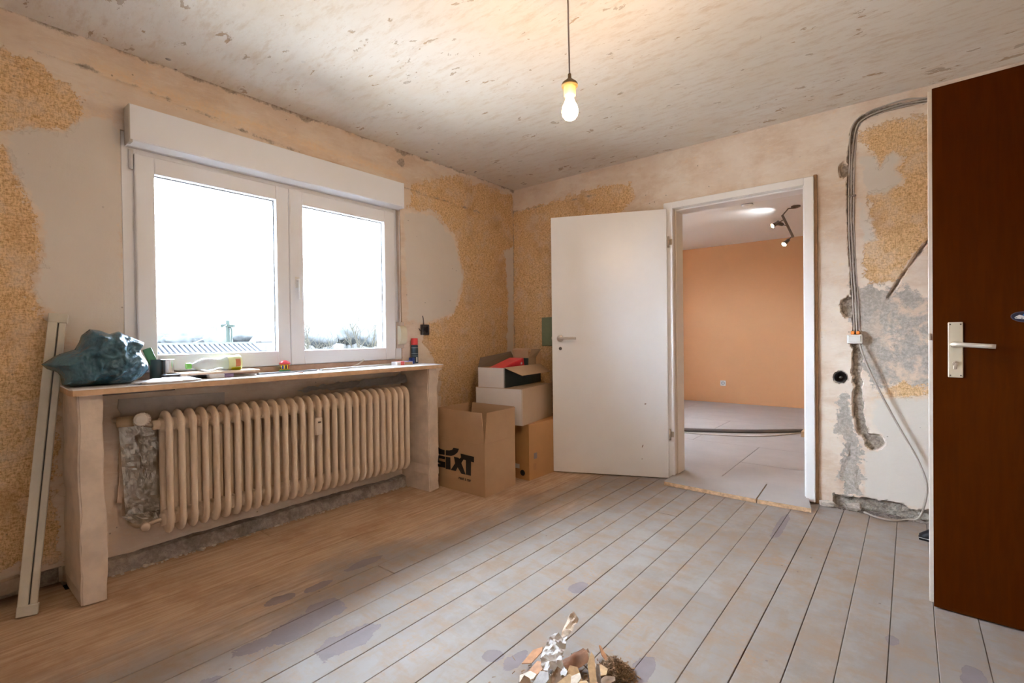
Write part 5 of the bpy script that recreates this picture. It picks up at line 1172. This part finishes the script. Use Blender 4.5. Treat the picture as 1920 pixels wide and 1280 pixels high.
for i, (px, py, dist, w_) in enumerate(((470, 634, 84, 3.2), (505, 640, 70, 3.6), (345, 637, 97, 3.6), (668, 622, 118, 4.5), (600, 634, 90, 3.4))):
    c_ = atD(px, py, dist); t = thing('far_house', ('pale house with a grey roof below the hillside trees', 'pale gabled house beside the utility pole', 'house half hidden behind the ribbed metal roof', 'low white house behind the bare tree', 'pale house among the bare tree branches')[i], 'house', (c_.x, c_.y, terr(c_.x, c_.y)))
    zt_ = c_.z; z0_ = min(terr(c_.x, c_.y), zt_ - 3); p = NB(); box(p, c_.x - w_ / 2, c_.x + w_ / 2, c_.y - w_ / 2, c_.y + w_ / 2, z0_, zt_); wl_ = obj('wall', p, simple('far_wall', (.046, .044, .042), 1, spec=0), t)
    p = NB(); prism(p, [(c_.x - w_ * .55, c_.y - w_ * .55, zt_), (c_.x + w_ * .55, c_.y - w_ * .55, zt_), (c_.x, c_.y - w_ * .55, zt_ + w_ * .3)], (0, w_ * 1.1, 0)); obj('roof', p, simple('far_roof', (.040, .038, .037), 1, spec=0), t)
    for s in (-.25, .25):
        p = NB(); box(p, c_.x + w_ / 2, c_.x + w_ / 2 + .05, c_.y + s * w_ - .4, c_.y + s * w_ + .4, zt_ - 1.6, zt_ - .6); obj('window_pane', p, simple('far_pane', (0.0168, 0.0179, 0.0190), .4), wl_)
# neighbour's ribbed metal roof
ra = atD(250, 646.5, 9.4); rb2 = atD(478, 646.5, 10.6); rb2.z = ra.z = (ra.z + rb2.z) / 2; sl_ = Vector((1.35, .0, -.50)); rd = (rb2 - ra)
shed = thing('ribbed_roof', 'ribbed grey metal roof of a low outbuilding outside the window', 'roof', (ra.x, ra.y, -3.2))
p = NB(); prism(p, [ra, rb2, rb2 + sl_, ra + sl_], (0, 0, -.03)); obj('roof_sheet', p, simple('blue_grey_sheet', (0.0070, 0.0076, 0.0095), .8, spec=.05), shed)
p = NB(); prism(p, [ra + Vector((-.12, 0, .0)), rb2 + Vector((-.12, 0, 0)), rb2 + Vector((.05, 0, .0)), ra + Vector((.05, 0, .0))], (0, 0, .05)); obj('ridge_cap', p, simple('pale_ridge', (0.0224, 0.0230, 0.0213), .8, spec=.1), shed)
nr = 24
for i in range(nr):
    a = ra + rd * ((i + .5) / nr); d = sl_.normalized(); s = rd.normalized(); n = s.cross(d); n = n if n.z > 0 else -n
    p = NB(); obox(p, a + sl_ / 2 + n * .02, (sl_.length / 2, .020, .022), (d, s, n)); obj('rib', p, simple('bright_rib', (0.0308, 0.0308, 0.0325), .7, spec=.1), shed)
p = NB(); box(p, min(ra.x, rb2.x) - 2.6, min(ra.x, rb2.x) + .2, min(ra.y, rb2.y) + .1, max(ra.y, rb2.y) - .1, -3.6, ra.z - .06); obj('shed_wall', p, simple('shed_wall', (0.0252, 0.0252, 0.0252), .9), shed)
# utility pole and wires
pc = atD(427, 601, 16.0)
pole = thing('utility_pole', 'weathered utility pole with crossarm and wires outside the window', 'utility pole', (pc.x, pc.y, terr(pc.x, pc.y)))
m_pole = simple('grey_green_timber', (0.0095, 0.0118, 0.0095), .9, spec=.05)
p = NB(); tube(p, [(pc.x, pc.y, terr(pc.x, pc.y) - .3), (pc.x, pc.y, pc.z)], .055, 10); obj('pole', p, m_pole, pole, True)
p = NB(); obox(p, Vector((pc.x, pc.y, pc.z - .17)), (.05, .20, .04), (_fw, _r, zz)); obj('crossarm', p, m_pole, pole)
p = NB(); tube(p, smooth_path([(pc.x, pc.y, pc.z - .15), Vector((pc.x, pc.y, pc.z - .3)) + _r * .12, Vector((pc.x, pc.y, pc.z - .7)) + _r * .1], 4), .02, 6); obj('bracket', p, m_pole, pole)
wm = simple('dark_wire', (0.0090, 0.0101, 0.0112), .8)
for i, (e, dist, mm, r_) in enumerate((((240, 590), 16, wm, .011), ((240, 618), 15, wm, .009), ((240, 645), 12, simple('white_wire', (0.0392, 0.0392, 0.0392), .6), .012), ((560, 634), 20, wm, .011))):
    s = Vector((pc.x, pc.y, pc.z - (.12 if i != 1 else .5))); q = atD(*e, dist); pts = [s + (q - s) * (k / 8) - zz * (.12 * math.sin(math.pi * k / 8) * (3 if i == 2 else 1)) for k in range(9)]
    p = NB(); tube(p, pts, r_, 5); obj('wire', p, mm, pole)
# bare tree by the window
tc = atD(640, 720, 7.5)
tree = thing('bare_tree', 'leafless tree with thin twigs outside the right window pane', 'tree', (tc.x, tc.y, terr(tc.x, tc.y)))
m_bark = simple('pale_bark', (0.0146, 0.0129, 0.0090), .9, spec=.05); tr_ = random.Random(11)
p = NB(); top = Vector((tc.x, tc.y, -.35)); tube(p, [(tc.x, tc.y, terr(tc.x, tc.y) - .3), (tc.x + .05, tc.y, -1.6), top], [.10, .08, .06], 8); obj('trunk', p, m_bark, tree, True)
def branch(bm, s, d, ln_, r, lv):
    pts = [s]; q = s; dd_ = d.copy()
    for k in range(4):
        dd_ = (dd_ + Vector((tr_.uniform(-.16, .16), tr_.uniform(-.16, .16), tr_.uniform(-.05, .14)))).normalized(); q = q + dd_ * (ln_ / 4); pts.append(q)
    tube(bm, pts, [max(.0022, r * (1 - .18 * k)) for k in range(5)], 5)
    if lv > 0:
        for k in range(5 if lv > 1 else 4):
            u = tr_.uniform(.3, 1); i = min(3, int(u * 4)); b = pts[i] + (pts[i + 1] - pts[i]) * (u * 4 - i)
            nd_ = (dd_ + Vector((tr_.uniform(-.9, .9), tr_.uniform(-.9, .9), tr_.uniform(-.2, .6)))).normalized(); branch(bm, b, nd_, ln_ * tr_.uniform(.42, .65), r * .55, lv - 1)
for k in range(7):
    a = 6.283 * k / 7; p = NB(); branch(p, top, Vector((.42 * math.cos(a), .55 * math.sin(a), .85)).normalized(), tr_.uniform(.95, 1.35), .018, 3); obj('branch', p, m_bark, tree)
